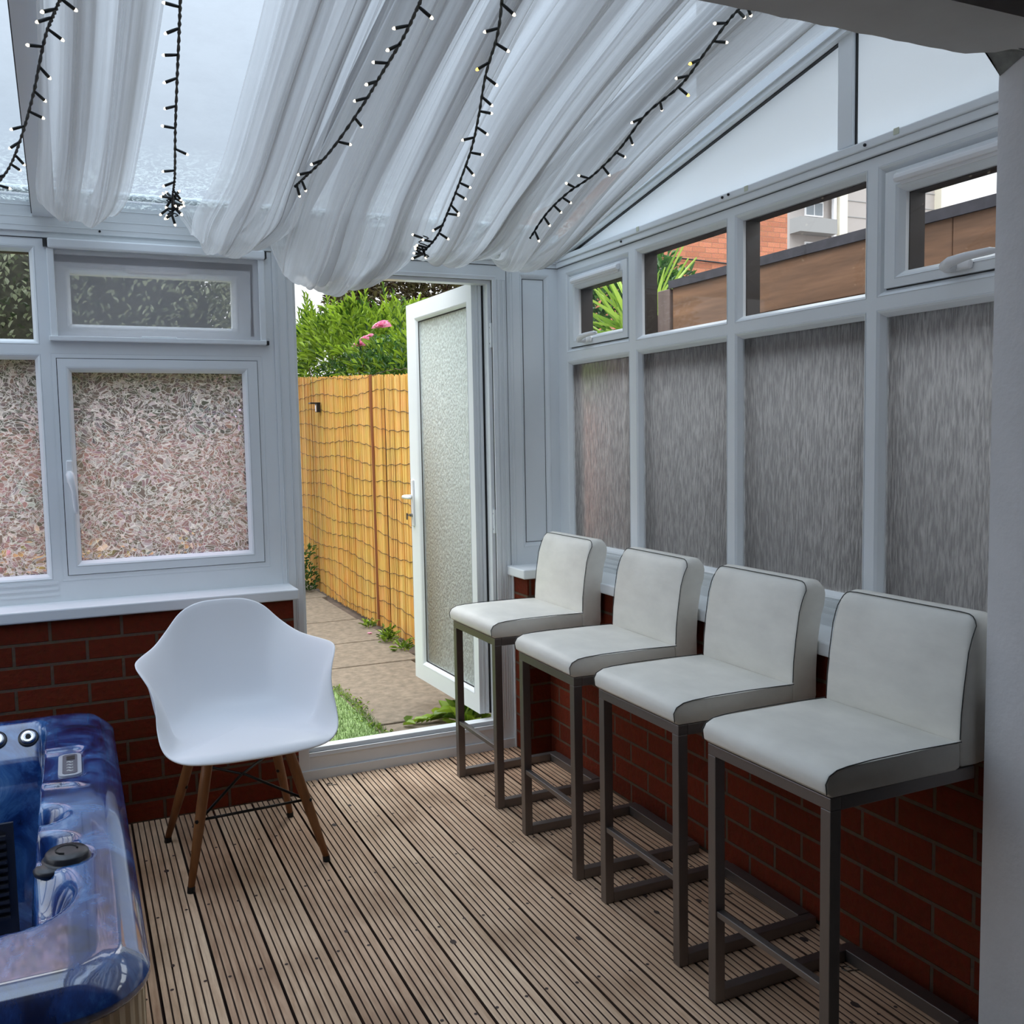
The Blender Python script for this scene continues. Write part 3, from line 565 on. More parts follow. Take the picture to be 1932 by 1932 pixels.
for i, x in enumerate((-.33, -1.14, -1.975, -2.76, -3.5)):
    q = slope_bar(x-.034, x+.034, .05, -2.33, -.012, .03); slope_bar(x-.037, x-.034, .05, -2.33, -.004, .03, 1, q); slope_bar(x+.034, x+.037, .05, -2.33, -.004, .03, 1, q)
    tag(q.build('trim_%d' % (13+i), [M['upvc'], M['gasket']]), kind='structure')
mb = MB(); mb.add([(-4.2, .25, RZ(.25)+.035), (.12, .25, RZ(.25)+.035), (.12, -2.34, RZ(-2.34)+.035), (-4.2, -2.34, RZ(-2.34)+.035)], [(0, 1, 2, 3)]); tag(mb.build('ceiling', M['roof'], fix=False), kind='structure')
# house wall: header and column, plaster knocked off where they meet
mb = MB()
mb.box((-4.6, -2.49, 2.16), (1.1, -2.32, 3.0)); mb.box((-.205, -2.49, 0), (1.1, -2.325, 2.16)); mb.box((-4.6, -2.49, 0), (-4.1, -2.325, 2.16))
tag(mb.build('wall_front', M['plaster']), kind='structure')
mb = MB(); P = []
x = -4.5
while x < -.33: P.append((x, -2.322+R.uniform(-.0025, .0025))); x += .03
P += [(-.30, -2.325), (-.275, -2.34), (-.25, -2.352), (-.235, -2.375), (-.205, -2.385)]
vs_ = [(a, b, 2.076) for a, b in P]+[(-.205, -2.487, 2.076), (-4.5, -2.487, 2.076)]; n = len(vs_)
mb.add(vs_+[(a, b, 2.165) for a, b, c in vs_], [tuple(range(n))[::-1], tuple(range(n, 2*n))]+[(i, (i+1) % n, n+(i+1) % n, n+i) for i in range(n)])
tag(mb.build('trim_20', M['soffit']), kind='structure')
mb = MB(); P = [(-.205, -2.327, 1.0), (-.205, -2.327, 2.05), (-.215, -2.33, 2.065), (-.24, -2.335, 2.085), (-.262, -2.332, 2.10), (-.29, -2.326, 2.12), (-.205, -2.327, 2.16)]
mb.add([(-.206, -2.388, 2.07), (-.206, -2.328, 2.045), (-.225, -2.328, 2.066), (-.232, -2.328, 2.074), (-.25, -2.328, 2.088), (-.262, -2.328, 2.105), (-.285, -2.328, 2.115), (-.30, -2.328, 2.165), (-.206, -2.328, 2.165), (-.206, -2.388, 2.165), (-.31, -2.37, 2.10), (-.31, -2.37, 2.165)],
       [(0, 1, 2), (0, 2, 3), (0, 3, 4), (0, 4, 5), (0, 5, 10), (5, 6, 10), (6, 7, 11, 10), (1, 8, 7, 6), (1, 6, 5, 4), (1, 4, 3, 2), (0, 9, 8, 1), (0, 10, 11, 9), (7, 8, 9, 11)])
tag(mb.build('trim_21', M['plaster_raw']), kind='structure')
# room behind the camera
mb = MB(); mb.box((-4.7, -6.5, -.05), (-4.6, -2.32, 2.6)); mb.box((1.1, -6.5, -.05), (1.2, -2.32, 2.6)); tag(mb.build('wall_room', M['roomwall']), kind='structure')
mb = MB(); mb.box((-4.6, -6.5, -.05), (1.1, -6.4, 2.6)); tag(mb.build('wall_rear', M['roomwall']), kind='structure')
mb = MB(); mb.box((-4.7, -6.5, 2.5), (1.2, -2.49, 2.6)); tag(mb.build('ceiling', M['roomwall']), kind='structure')
# left glazed side, outside the picture
w = empty('window_9'); tag(w, kind='structure'); TL = lambda u, z, h: (-4.15+h, -u, z)
f = MB()
for k in range(3): opening_box(f, TL, .08+k*.77, .75+k*.77, .9, 2.0, (k*.776, (k+1)*.776, .752, 2.09))
f.build('frame', M['upvc'], w)
for k in range(3): pane1(TL, .08+k*.77, .75+k*.77, .9, 2.0, -.02, M['glass'], w)
mb = MB(); mb.add([(-4.15, .05, 2.09), (-4.15, -2.33, 2.09), (-4.15, -2.33, 2.6), (-4.15, .05, 2.15)], [(0, 1, 2, 3)]); tag(mb.build('wall_left', M['gable'], fix=False, solid=.02), kind='structure')

# ------------------------------------------------------------------ bar stools
def make_stool():
    o = empty('bar_stool')
    t = .028; HW = .1975; F0 = -.222; B0 = .222; ZS = .598
    sy = lambda y: y
    for s in (-1, 1):
        m = MB(); y0 = s*HW; y1 = s*(HW-t)
        m.box((F0, y0, 0), (F0+t, y1, ZS)); m.build('leg', M['steel'], o, bevel=.0018)
        m = MB(); m.box((F0+t, y0, .001), (B0, y1, .031)); m.build('floor_bar', M['steel'], o, bevel=.0018)
        m = MB(); m.box((F0+t, y0, ZS-.002), (B0-.04, y1, ZS+.026)); m.build('side_rail', M['steel'], o, bevel=.0018)
    m = MB(); m.box((F0, -HW, ZS), (F0+t, HW, ZS+.026)); m.build('front_rail', M['steel'], o, bevel=.0018)
    m = MB(); m.box((B0-t-.012, -HW+t, .002), (B0, HW-t, .033)); m.build('back_bar', M['steel'], o, bevel=.0018)
    m = MB(); m.box((F0+.004, -HW+t, .213), (F0+.022, HW-t, .228)); m.build('footrest', M['steel'], o, bevel=.0015)
    # seat pad
    def pad(P, hw, name, crown, nv=10):
        """closed side profile P (x,z) extruded across y with softly rounded, slightly crowned sides"""
        q = MB(); n = len(P); cx = sum(p[0] for p in P)/n; cz = sum(p[1] for p in P)/n
        rows = [(-1, .007), (-.992, .002), (-.97, 0), (-.94, 0), (-.91, 0), (-.88, 0), (-.84, 0)]+[(-.84+1.68*i/nv, 0) for i in range(1, nv)]+[(.84, 0), (.88, 0), (.91, 0), (.94, 0), (.97, 0), (.992, .002), (1, .007)]
        for (s_, ins) in rows:
            for (x, z, c) in P:
                dx, dz = cx-x, cz-z; L = math.hypot(dx, dz) or 1
                cr = crown*c*(1-s_*s_)
                if name == 'backrest' and z > .86: z -= .030*(1-math.sqrt(max(0, 1-max(0, (abs(s_)-.85)/.15)**2)))*min(1, (z-.86)/.06)
                q.v.append((x+dx/L*ins+(cr if name == 'backrest' else 0)*-1, s_*hw, z+dz/L*ins+(cr if name == 'seat' else 0)))
        for j in range(len(rows)-1):
            for i in range(n): q.f.append((j*n+i, j*n+(i+1) % n, (j+1)*n+(i+1) % n, (j+1)*n+i)); q.mi.append(0)
        q.f.append(tuple(range(n))[::-1]); q.mi.append(0); q.f.append(tuple((len(rows)-1)*n+i for i in range(n))); q.mi.append(0)
        return q.build(name, M['leather'], o, smooth=True, bevel=.002)
    P = [(.134, .682, 0), (.05, .684, 1), (-.10, .684, 1), (-.175, .683, .8), (-.208, .680, .4), (-.228, .671, .1), (-.2365, .656, 0), (-.234, .636, 0), (-.222, .626, 0), (-.1, .624, 0), (.05, .624, 0), (.125, .624, 0), (.136, .628, 0), (.137, .66, 0)]
    seat = pad(P, .200, 'seat', .006)
    B = [(.136, .684, 0), (.139, .74, 1), (.146, .80, 1), (.158, .87, 1), (.170, .920, .6), (.178, .938, .2), (.188, .948, 0), (.210, .952, 0), (.236, .948, 0), (.246, .938, 0), (.244, .92, 0), (.234, .86, 0), (.222, .78, 0), (.216, .70, 0), (.216, .64, 0), (.212, .627, 0), (.18, .624, 0), (.145, .625, 0), (.1375, .632, 0)]
    back = pad(B, .197, 'backrest', .008)
    for s in (-1, 1):   # seams along the edges
        m = MB(); y = s*.1995
        m.tube([(.138, y, .683), (.0, y, .6862), (-.12, y, .6858), (-.18, y, .683), (-.208, y, .6795), (-.228, y, .6705), (-.2368, y, .656), (-.234, y, .634)], .0012, 6); m.build('piping', M['piping'], seat)
        m = MB(); y = s*.1965; m.tube([(.137, y, .687), (.139, y, .74), (.146, y, .80), (.157, y, .87), (.166, y, .898), (.172, y, .912)], .0012, 6)
        m.build('piping', M['piping'], back)
    m = MB(); m.tube([(.172, -.1965, .912), (.181, -.195, .926), (.184, -.190, .936), (.186, -.182, .944), (.187, -.172, .9478), (.187, -.15, .9492), (.187, .15, .9492), (.187, .172, .9478), (.186, .182, .944), (.184, .190, .936), (.181, .195, .926), (.172, .1965, .912)], .0012, 6); m.build('piping', M['piping'], back)
    return o
st0 = make_stool()
ST = [(-.375, -.4225, 0.012, 'cream leather bar stool nearest the open door, farthest from the camera'),
      (-.385, -1.047, -.012, 'cream leather bar stool second from the open door in the row of four'),
      (-.382, -1.578, 0.0, 'cream leather bar stool second from the grey pillar in the row of four'),
      (-.393, -2.110, .012, 'cream leather bar stool beside the grey pillar, nearest the camera')]
for i, (x, y, rz, lab) in enumerate(ST):
    o = st0 if i == 0 else copy_tree(st0)
    o.location = (x, y, 0); o.rotation_euler.z = rz
    tag(o, lab, 'bar stool', 'cream bar stools lined up along the brick wall')

# ------------------------------------------------------------------ white tub armchair
ch = tag(empty('tub_armchair', (-1.476, -.564, 0), math.radians(1.5)), 'white moulded plastic armchair on wooden dowel legs beside the hot tub', 'armchair')
# rim of the shell in local coordinates: X right, Y away from the camera, Z up
RIM = [(0, (0, .272, .800)), (14, (.078, .270, .795)), (28, (.140, .256, .768)), (42, (.190, .222, .718)), (56, (.240, .150, .680)), (68, (.288, .065, .668)), (79, (.314, -.015, .664)), (87, (.310, -.065, .650)), (94, (.288, -.105, .615)), (103, (.272, -.140, .560)),
       (113, (.274, -.180, .492)), (125, (.262, -.238, .438)), (140, (.212, -.284, .410)), (158, (.115, -.303, .402)), (180, (0, -.310, .402))]
def rim(a):
    s = 1 if a <= 180 else -1
    if a > 180: a = 360-a
    for i in range(len(RIM)-1):
        if RIM[i][0] <= a <= RIM[i+1][0]:
            p0 = RIM[max(i-1, 0)]; p1 = RIM[i]; p2 = RIM[i+1]; p3 = RIM[min(i+2, len(RIM)-1)]
            t = (a-p1[0])/(p2[0]-p1[0]); out = []
            for k in range(3):
                a0, a1, a2, a3 = p0[1][k], p1[1][k], p2[1][k], p3[1][k]
                if i == 0 and k == 0: a0 = -p2[1][k]
                if i == len(RIM)-2: a3 = -p1[1][k] if k == 0 else p1[1][k]
                m1 = (a2-a0)/2; m2 = (a3-a1)/2
                out.append((2*t**3-3*t**2+1)*a1+(t**3-2*t**2+t)*m1+(-2*t**3+3*t**2)*a2+(t**3-t**2)*m2)
            return Vector((out[0]*s, out[1], out[2]))
def lerp_path(P, r):
    for i in range(len(P)-1):
        if r <= P[i+1][0]:
            t = (r-P[i][0])/(P[i+1][0]-P[i][0]); t = t
            return P[i][1]+(P[i+1][1]-P[i][1])*t, P[i][2]+(P[i+1][2]-P[i][2])*t
    return P[-1][1], P[-1][2]
PB = [(0, 0, 0), (.2, .28, 0), (.4, .55, .015), (.52, .70, .06), (.62, .79, .16), (.75, .88, .42), (.88, .95, .72), (1, 1, 1)]       # back
PS = [(0, 0, 0), (.2, .30, 0), (.4, .56, .01), (.55, .72, .05), (.66, .80, .16), (.78, .845, .42), (.88, .875, .70), (.95, .92, .90), (1, 1, 1)]  # arms
PF = [(0, 0, 0), (.2, .25, 0), (.4, .48, .0), (.6, .70, -.15), (.8, .88, -.1), (.92, .965, .3), (1, 1, 1)]   # front waterfall
C0 = Vector((0, -.02, .418))
def shell_pt(ang, r):
    q = rim(ang); a = ang if ang <= 180 else 360-ang
    wb = 1-smin(a, 25, 70); wf = smin(a, 108, 135); ws = 1-wb-wf
    h = v = 0
    for wgt, P_ in ((wb, PB), (ws, PS), (wf, PF)):
        hh, vv = lerp_path(P_, r); h += hh*wgt; v += vv*wgt
    p = C0.lerp(q, h); p.z = C0.z+(q.z-C0.z)*v
    if wf > 0 and q.z < C0.z: p.z = C0.z+(q.z-C0.z)*max(v, 0)*1.0+.010*math.sin(PI*r)*wf
    return p
mb = MB(); NA, NR = 96, 22
mb.v.append(tuple(C0))
for j in range(1, NR+1):
    for k in range(NA): mb.v.append(tuple(shell_pt(360*k/NA, j/NR)))
for k in range(NA): mb.f.append((0, 1+k, 1+(k+1) % NA)); mb.mi.append(0)
for j in range(NR-1):
    for k in range(NA): mb.f.append((1+j*NA+k, 1+(j+1)*NA+k, 1+(j+1)*NA+(k+1) % NA, 1+j*NA+(k+1) % NA)); mb.mi.append(0)
# relax the sheet a little so the bowl is smooth
me_v = [Vector(v) for v in mb.v]
for _ in range(3):
    nv_ = [v.copy() for v in me_v]
    for j in range(0, NR-1):
        for k in range(NA):
            i = 1+j*NA+k; up_ = me_v[1+(j+1)*NA+k]; dn = me_v[1+(j-1)*NA+k] if j > 0 else me_v[0]
            nv_[i] = me_v[i]*.5+(up_+dn+me_v[1+j*NA+(k+1) % NA]+me_v[1+j*NA+(k-1) % NA])*.125
    me_v = nv_
mb.v = [tuple(v) for v in me_v]
sh = mb.build('seat_shell', M['shell'], ch, smooth=True, solid=.007, subsurf=1)
sh.modifiers[0].offset = -1
FT = [(.218, -.200), (-.200, -.218), (.200, .218), (-.218, .200)]; TP = [(.115, -.115), (-.115, -.115), (.115, .105), (-.115, .105)]
for (fx, fy), (tx, ty) in zip(FT, TP):
    m = MB(); A = Vector((tx, ty, .398)); B = Vector((fx, fy, .012))
    m.tube([A, A.lerp(B, .25), A.lerp(B, .6), A.lerp(B, 1)], [.0165, .0165, .0155, .010], 14); lg = m.build('leg', M['beech'], ch, smooth=True)
    m = MB(); m.tube([A.lerp(B, .985), (fx, fy, .0)], [.0115, .0115], 12); m.build('foot_cap', M['rubber'], lg)
    m = MB(); q = A.lerp(B, .52); m.lathe([(.004, -.019), (.006, -.018), (.006, .018), (.004, .019)], q, Vector((fx, fy, 0)), 8); m.build('bolt', M['blackmetal'], lg)
def lp(i, t): return Vector((TP[i][0], TP[i][1], .398)).lerp(Vector((FT[i][0], FT[i][1], .012)), t)
for a, b in ((0, 3), (1, 2)):
    m = MB(); m.tube([lp(a, .52), (lp(a, .52)+lp(b, .30))/2+Vector((0, 0, .02)), lp(b, .30)], .0045, 8); m.build('cross_brace', M['blackmetal'], ch, smooth=True)
m = MB(); m.tube([lp(0, .52), lp(1, .52)], .0045, 8); m.build('cross_brace', M['blackmetal'], ch, smooth=True)
m = MB(); m.tube([(-.11, -.11, .388), (.11, -.11, .388), (.11, .10, .388), (-.11, .10, .388), (-.11, -.11, .388)], .005, 8); m.build('seat_mount', M['blackmetal'], ch)
for x, y in TP: 
    m = MB(); m.tube([(x, y, .383), (x*.96, y*.96, .418)], .013, 10); m.build('rubber_mount', M['rubber'], ch)

# ------------------------------------------------------------------ hot tub
tb = tag(empty('hot_tub', (-2.87, -1.13, 0)), 'marbled blue acrylic hot tub with pale slatted timber cabinet', 'hot tub')
TX0, TX1, TY0, TY1 = -3.90, -1.849, -2.045, -.185
def rrect(x, y, x0, x1, y0, y1, r):
    cx, cy_ = (x0+x1)/2, (y0+y1)/2; qx = abs(x-cx)-(x1-x0)/2+r; qy = abs(y-cy_)-(y1-y0)/2+r
    return -(min(max(qx, qy), 0)+math.hypot(max(qx, 0), max(qy, 0))-r)
def tub_z(x, y):
    d = rrect(x, y, TX0, TX1, TY0, TY1, .14)
    if d < .048: z = .400+.047*(max(d, 0)/.048)**.75
    else: z = .447+.004*smin(d, .048, .08)
    # well
    wy = -.27 if y > -1 else -1.925
    d2 = rrect(x, y, -3.70, -2.045, -1.865, -.285, .08 if y > -1 else .22)
    # scallops eat into the inner edge of the rim
    for (cx, cy_, rx, ry) in ((-2.06, -1.185, .085, .075), (-2.05, -1.385, .095, .085), (-2.075, -1.63, .115, .16)):
        e = 1-math.hypot((x-cx)/rx, (y-cy_)/ry)
        if e > 0: z -= .085*smin(e, 0, .55)
    e = rrect(x, y, -2.12, -1.935, -.93, -.64, .03)       # flat recess for the control panel
    if e > 0: z -= .012*smin(e, 0, .012)
    e = 1-abs((y+.985+.25*(x+2.0))/.020)                  # ridge beyond it
    if e > 0 and x < -1.93: z += .010*smin(e, 0, 1)*smin(-x, 1.93, 1.97)
    e = 1-math.hypot((x+1.985)/.055, (y+1.47)/.055)
    if e > 0: z -= .012*smin(e, 0, .3)
    if d2 > 0:
        back = smin(y, -.8, -.45)
        slope = .055+.16*back
        dy = max(0, -.285-y); edge = smin(x, -2.075, -2.045)
        drop = .72*smin(d2, 0, .055)
        soft = 1.25*max(0, min(dy, .10)-.008)+.60*smin(dy, .09, .20)
        z = z-((1-back)*drop+back*(edge*drop+(1-edge)*soft))-.2*smin(d2, .35, .5)
    return z
xs = []; x = TX1
while x > -2.45: xs.append(x); x -= .0075 if x > -2.2 else .02
while x > TX0: xs.append(x); x -= .05
xs.append(TX0)
ys = []; y = TY0
while y < TY1: ys.append(y); y += .0095
ys.append(TY1)
mb = MB(); idx = {}
for i, x in enumerate(xs):
    for j, y in enumerate(ys):
        X, Y = x, y; d = rrect(x, y, TX0, TX1, TY0, TY1, .14)
        if d < 0:      # pull corner overshoot back on to the rounded outline
            cx = max(min(x, TX1-.14), TX0+.14); cy_ = max(min(y, TY1-.14), TY0+.14); v = Vector((x-cx, y-cy_)); v *= .14/v.length; X, Y = cx+v.x, cy_+v.y
        mb.v.append((X+2.87, Y+1.13, tub_z(X, Y)))
nj = len(ys)
for i in range(len(xs)-1):
    for j in range(nj-1):
        a = (i*nj+j, i*nj+j+1, (i+1)*nj+j+1, (i+1)*nj+j); 
        p = [mb.v[q] for q in a]
        ar = abs((p[2][0]-p[0][0])*(p[3][1]-p[1][1])-(p[3][0]-p[1][0])*(p[2][1]-p[0][1]))
        if ar > 1e-7: mb.f.append(a); mb.mi.append(0)
shl = mb.build('shell', M['tub'], tb, smooth=True, fix=False)
bm = bmesh.new(); bm.from_mesh(shl.data); bmesh.ops.remove_doubles(bm, verts=bm.verts, dist=.0004)
for f_ in bm.faces:
    pass
bmesh.ops.recalc_face_normals(bm, faces=bm.faces)
if sum(f_.normal.z for f_ in bm.faces) < 0: bmesh.ops.reverse_faces(bm, faces=bm.faces)
bm.to_mesh(shl.data); bm.free()
# rolled lip under the rim
m = MB(); L = []
for k in range(64):
    a = 2*PI*k/64; q = None
def rr_outline(x0, x1, y0, y1, r, n=10):
    P = []
    for (cx, cy_, a0) in ((x1-r, y1-r, 0), (x0+r, y1-r, 90), (x0+r, y0+r, 180), (x1-r, y0+r, 270)):
        for k in range(n+1): a = math.radians(a0+90*k/n); P.append((cx+r*math.cos(a), cy_+r*math.sin(a)))
    return P
rings = [(0, .401), (-.001, .392), (.003, .384), (.030, .382)]
o_ = []
for ins, z in rings:
    O = rr_outline(TX0+ins, TX1-ins, TY0+ins, TY1-ins, .14-ins*.5); o_.append(len(m.v)); m.v += [(a+2.87, b+1.13, z) for a, b in O]
n = len(rr_outline(0, 1, 0, 1, .2))
for i in range(3):
    for k in range(n): m.f.append((o_[i]+k, o_[i]+(k+1) % n, o_[i+1]+(k+1) % n, o_[i+1]+k)); m.mi.append(0)
m.build('lip', M['tub'], tb, smooth=True)
# cabinet: vertical ribbed boards
m = MB(); O = rr_outline(TX0+.012, TX1-.010, TY0+.012, TY1-.012, .130, 16); D = []
for i in range(len(O)):
    p, q = Vector(O[i]), Vector(O[(i+1) % len(O)]); n_ = max(1, round((q-p).length/.0066))
    D += [p.lerp(q, k/n_) for k in range(n_)]
nD = len(D); ctr = Vector((-2.87, -1.13))
for z in (.001, .386):
    for i, p in enumerate(D):
        t = (D[(i+1) % nD]-D[i-1]).normalized(); nn = Vector((t.y, -t.x)); r_ = -.006 if i % 4 == 0 else (-.010 if i % 20 == 1 else 0); m.v.append((p.x+nn.x*r_+2.87, p.y+nn.y*r_+1.13, z))
for i in range(nD): m.f.append((i, (i+1) % nD, nD+(i+1) % nD, nD+i)); m.mi.append(0)
m.build('cabinet', M['deck_light'], tb)
def tloc(p): return (p[0]+2.87, p[1]+1.13, p[2])
# control panel
pc = Vector(tloc((-1.978, -.795, .4405)))
def rrect_prism(m, c, hx, hy, r, z0, z1, mi=0, skew=0):
    O = rr_outline(-hx, hx, -hy, hy, r, 6); n = len(O); o = len(m.v)
    for z in (z0, z1): m.v += [(c[0]+a+skew*b, c[1]+b, c[2]+z) for a, b in O]
    m.f += [tuple(o+k for k in range(n))[::-1], tuple(o+n+k for k in range(n))]+[(o+k, o+(k+1) % n, o+n+(k+1) % n, o+n+k) for k in range(n)]; m.mi += [mi]*(n+2)
m = MB(); rrect_prism(m, pc, .030, .100, .022, -.004, .006); cp = m.build('control_panel', pmat('silver_bezel', (.45, .47, .52), .3), tb, bevel=.001)
m = MB(); rrect_prism(m, pc, .019, .088, .012, .006, .0075); m.build('panel_face', pmat('grey_panel_face', (.16, .16, .19), .25), cp)
m = MB(); rrect_prism(m, pc+Vector((.002, .052, 0)), .011, .018, .002, .0075, .0085); m.build('display', M['gasket'], cp)
for k in range(4):
    m = MB(); m.tube([pc+Vector((-.008+.016*t/8, .012-.026*k+.003*math.sin(t*PI/4), .0082)) for t in range(9)], .0012, 6); m.build('button_mark', M['white_plastic'], cp)
# diverter knob
m = MB(); m.lathe([(.052, 0), (.054, .006), (.050, .012), (.046, .014), (.044, .024), (.040, .028), (.020, .030)], tloc((-1.985, -1.47, .436)), (0.03, -.05, 1), 28); kn = m.build('diverter_knob', M['darkplastic'], tb, smooth=True, bevel=.002)
m = MB(); m.lathe([(.030, 0), (.032, .008), (.026, .014), (.012, .016)], tloc((-2.020, -1.495, .432)), (0.02, -.08, 1), 24); m.build('knob_foot', M['darkplastic'], kn, smooth=True)
m = MB(); m.tube([Vector(tloc((-1.985+.022*math.cos(t), -1.47+.022*math.sin(t), .467))) for t in [i*.5 for i in range(10)]], .0015, 6); m.build('knob_mark', M['rubber'], kn)
# jets on the sloped back
for jx, jy in ((-2.100, -.328), (-2.190, -.325), (-2.30, -.325)):
    z = tub_z(jx, jy); nx = (tub_z(jx+.01, jy)-tub_z(jx-.01, jy))/.02; ny = (tub_z(jx, jy+.01)-tub_z(jx, jy-.01))/.02
    nv = Vector((-nx, -ny, 1)).normalized(); c = Vector(tloc((jx, jy, z)))
    m = MB(); m.lathe([(.030, -.004), (.030, .003), (.026, .006)], c, nv, 24); jt = m.build('jet', M['darkplastic'], tb, smooth=False)
    m = MB(); m.lathe([(.023, .006), (.023, .011), (.018, .014), (.011, .012)], c, nv, 24); m.build('jet_ring', M['chrome'], jt, smooth=True)
    m = MB(); m.lathe([(.008, .011), (.008, .014)], c, nv, 16); m.build('nozzle', M['rubber'], jt)
# filter grille
m = MB(); 
for k in range(11): m.box((-.02, -.14, .04-.027*k), (0, .14, .052-.027*k))
m.v = [tloc((a*0+b-2.42, -.62+c*.35, .02+c)) for a, b, c in m.v]
m = MB()
for k in range(11):
    z = .20-.024*k; yy = -.60-.02; m.box(tloc((-2.62, yy, z)), tloc((-2.16, yy-.014, z+.010)))
m.box(tloc((-2.64, -.60, -.10)), tloc((-2.14, -.612, .24))); m.build('filter_grille', M['darkplastic'], tb)

# ------------------------------------------------------------------ curtain rod and voile swags
rd = tag(empty('curtain_rod', (-2.6, -.065, 2.193)), 'thin white rod running along under the roof above the back windows', 'curtain rod')
m = MB(); m.tube([(-1.5, 0, 0), (2.56, 0, 0)], .0125, 14); m.build('rod', M['rod'], rd, smooth=True)
for x in (-1.4, .60, 1.30, 2.5):
    m = MB(); m.box((x-.012, -.006, -.02), (x+.012, .047, .004)); m.build('bracket', M['rod'], rd, bevel=.002)

def crom(P, t):
    n = len(P)-1; s = max(0, min(n-1e-6, t*n)); i = int(s); f_ = s-i
    p0, p1, p2, p3 = P[max(i-1, 0)], P[i], P[i+1], P[min(i+2, n)]
    return [.5*((2*b)+(-a+c)*f_+(2*a-5*b+4*c-d_)*f_*f_+(-a+3*b-3*c+d_)*f_**3) for a, b, c, d_ in zip(p0, p1, p2, p3)]
def swag(P, nf, seed, label, amp=.016, nu=110, nv=90, group='white voile swags draped under the roof', par=None):
    """P rows: (x left, x right, y, z, fold scale) from the house wall to the rod"""
    rnd = random.Random(seed); ph = [rnd.uniform(0, 6.28) for _ in range(6)]
    m = MB(); uv = []
    def pt(u, v):
        xl, xr, y, z, fs = crom(P, v)
        bow = 1-(2*u-1)**2
        w_ = nf*2*PI*u
        f_ = math.sin(w_+ph[0]+1.4*math.sin(3*v+ph[1]))+.5*math.sin(2.3*w_+ph[2]+2*v)+.22*math.sin(5.1*w_+ph[3]-3*v)+.12*math.sin(9.3*w_+ph[4])
        e = noise.noise(Vector((u*3+seed, v*4, seed*.7)))
        zz = z-.05*bow*fs+amp*f_*fs*.6+.02*e
        return (xl+(xr-xl)*u+amp*.6*math.cos(w_*1.3+ph[5])*fs, y+amp*.9*f_*fs+.02*e, zz)
    m.grid(pt, nu, nv)
    ob = m.build('voile_swag' if not par else 'inner_fold', M['sheer_dense'] if par else M['sheer'], par, smooth=True, fix=False)
    me = ob.data; ul = me.uv_layers.new(name='UVMap'); wdt = abs(P[0][1]-P[0][0])*2.5
    for lp_ in me.loops:
        i = lp_.vertex_index; ul.data[lp_.index].uv = ((i % (nu+1))/nu*wdt+seed*1.3, (i//(nu+1))/nv*2.2+seed)
    if par: return ob
    c = random.Random(seed+50).uniform(.30, .48)
    for lo, hi, dz in ((c-.16, c+.14, .022), (c+.32, c+.46, .030)):
        Q = [(a+(b-a)*lo, a+(b-a)*min(hi, .97), y, z+dz*min(1, fs), fs*.8) for a, b, y, z, fs in P]
        swag(Q, nf*.6, seed+20+int(dz*1000), None, amp, 60, 70, par=ob)
    return tag(ob, label, 'voile swag', group)
HZ = lambda y: 2.02-.187*y
# P: x left, x right, y, z, fold strength
swag([(-1.94, -1.68, -2.25, 2.51, 1.0), (-1.94, -1.685, -1.7, 2.39, 1), (-1.945, -1.69, -1.2, 2.29, 1), (-1.96, -1.70, -.7, 2.19, 1), (-1.98, -1.715, -.38, 2.125, 1), (-1.97, -1.75, -.22, 2.105, 1.1), (-1.96, -1.76, -.11, 2.14, .7), (-1.99, -1.71, -.055, 2.21, .25)], 2.2, 1, 'narrow voile swag at the left beside the white glazing bar')
swag([(-1.50, -1.24, -2.25, 2.51, 1), (-1.495, -1.24, -1.7, 2.38, 1), (-1.485, -1.24, -1.2, 2.27, 1), (-1.485, -1.23, -.7, 2.15, 1), (-1.53, -1.22, -.42, 2.075, 1), (-1.52, -1.29, -.25, 2.04, 1.2), (-1.52, -1.31, -.13, 2.08, .8), (-1.59, -1.22, -.06, 2.205, .3)], 2.6, 2, 'voile swag hanging over the small screened window')
swag([(-1.26, -.90, -2.25, 2.49, 1), (-1.255, -.89, -1.7, 2.36, 1), (-1.26, -.86, -1.2, 2.23, 1), (-1.265, -.83, -.75, 2.10, 1.0), (-1.26, -.80, -.45, 1.98, 1.1), (-1.24, -.86, -.30, 1.925, 1.2), (-1.22, -.92, -.18, 1.95, 1.0), (-1.24, -.88, -.10, 2.06, .7), (-1.25, -.82, -.055, 2.205, .3)], 3.1, 3, 'largest voile swag, sagging lowest in front of the doorway')
swag([(-.93, -.50, -2.25, 2.51, 1), (-.92, -.50, -1.7, 2.39, 1), (-.89, -.48, -1.2, 2.28, 1), (-.85, -.44, -.75, 2.16, 1), (-.80, -.42, -.42, 2.065, 1), (-.76, -.48, -.26, 2.035, 1), (-.75, -.50, -.13, 2.08, .7), (-.80, -.42, -.06, 2.205, .3)], 3.6, 4, 'voile swag between the two light strings over the doorway')
swag([(-.53, -.035, -2.25, 2.53, .9), (-.52, -.05, -1.7, 2.42, .9), (-.51, -.07, -1.2, 2.31, .9), (-.48, -.10, -.75, 2.175, .9), (-.44, -.14, -.42, 2.06, 1), (-.40, -.18, -.26, 2.03, 1), (-.40, -.18, -.14, 2.07, .8), (-.42, -.14, -.06, 2.205, .3)], 3.3, 6, 'rightmost voile swag hugging the gable end above the corner post')

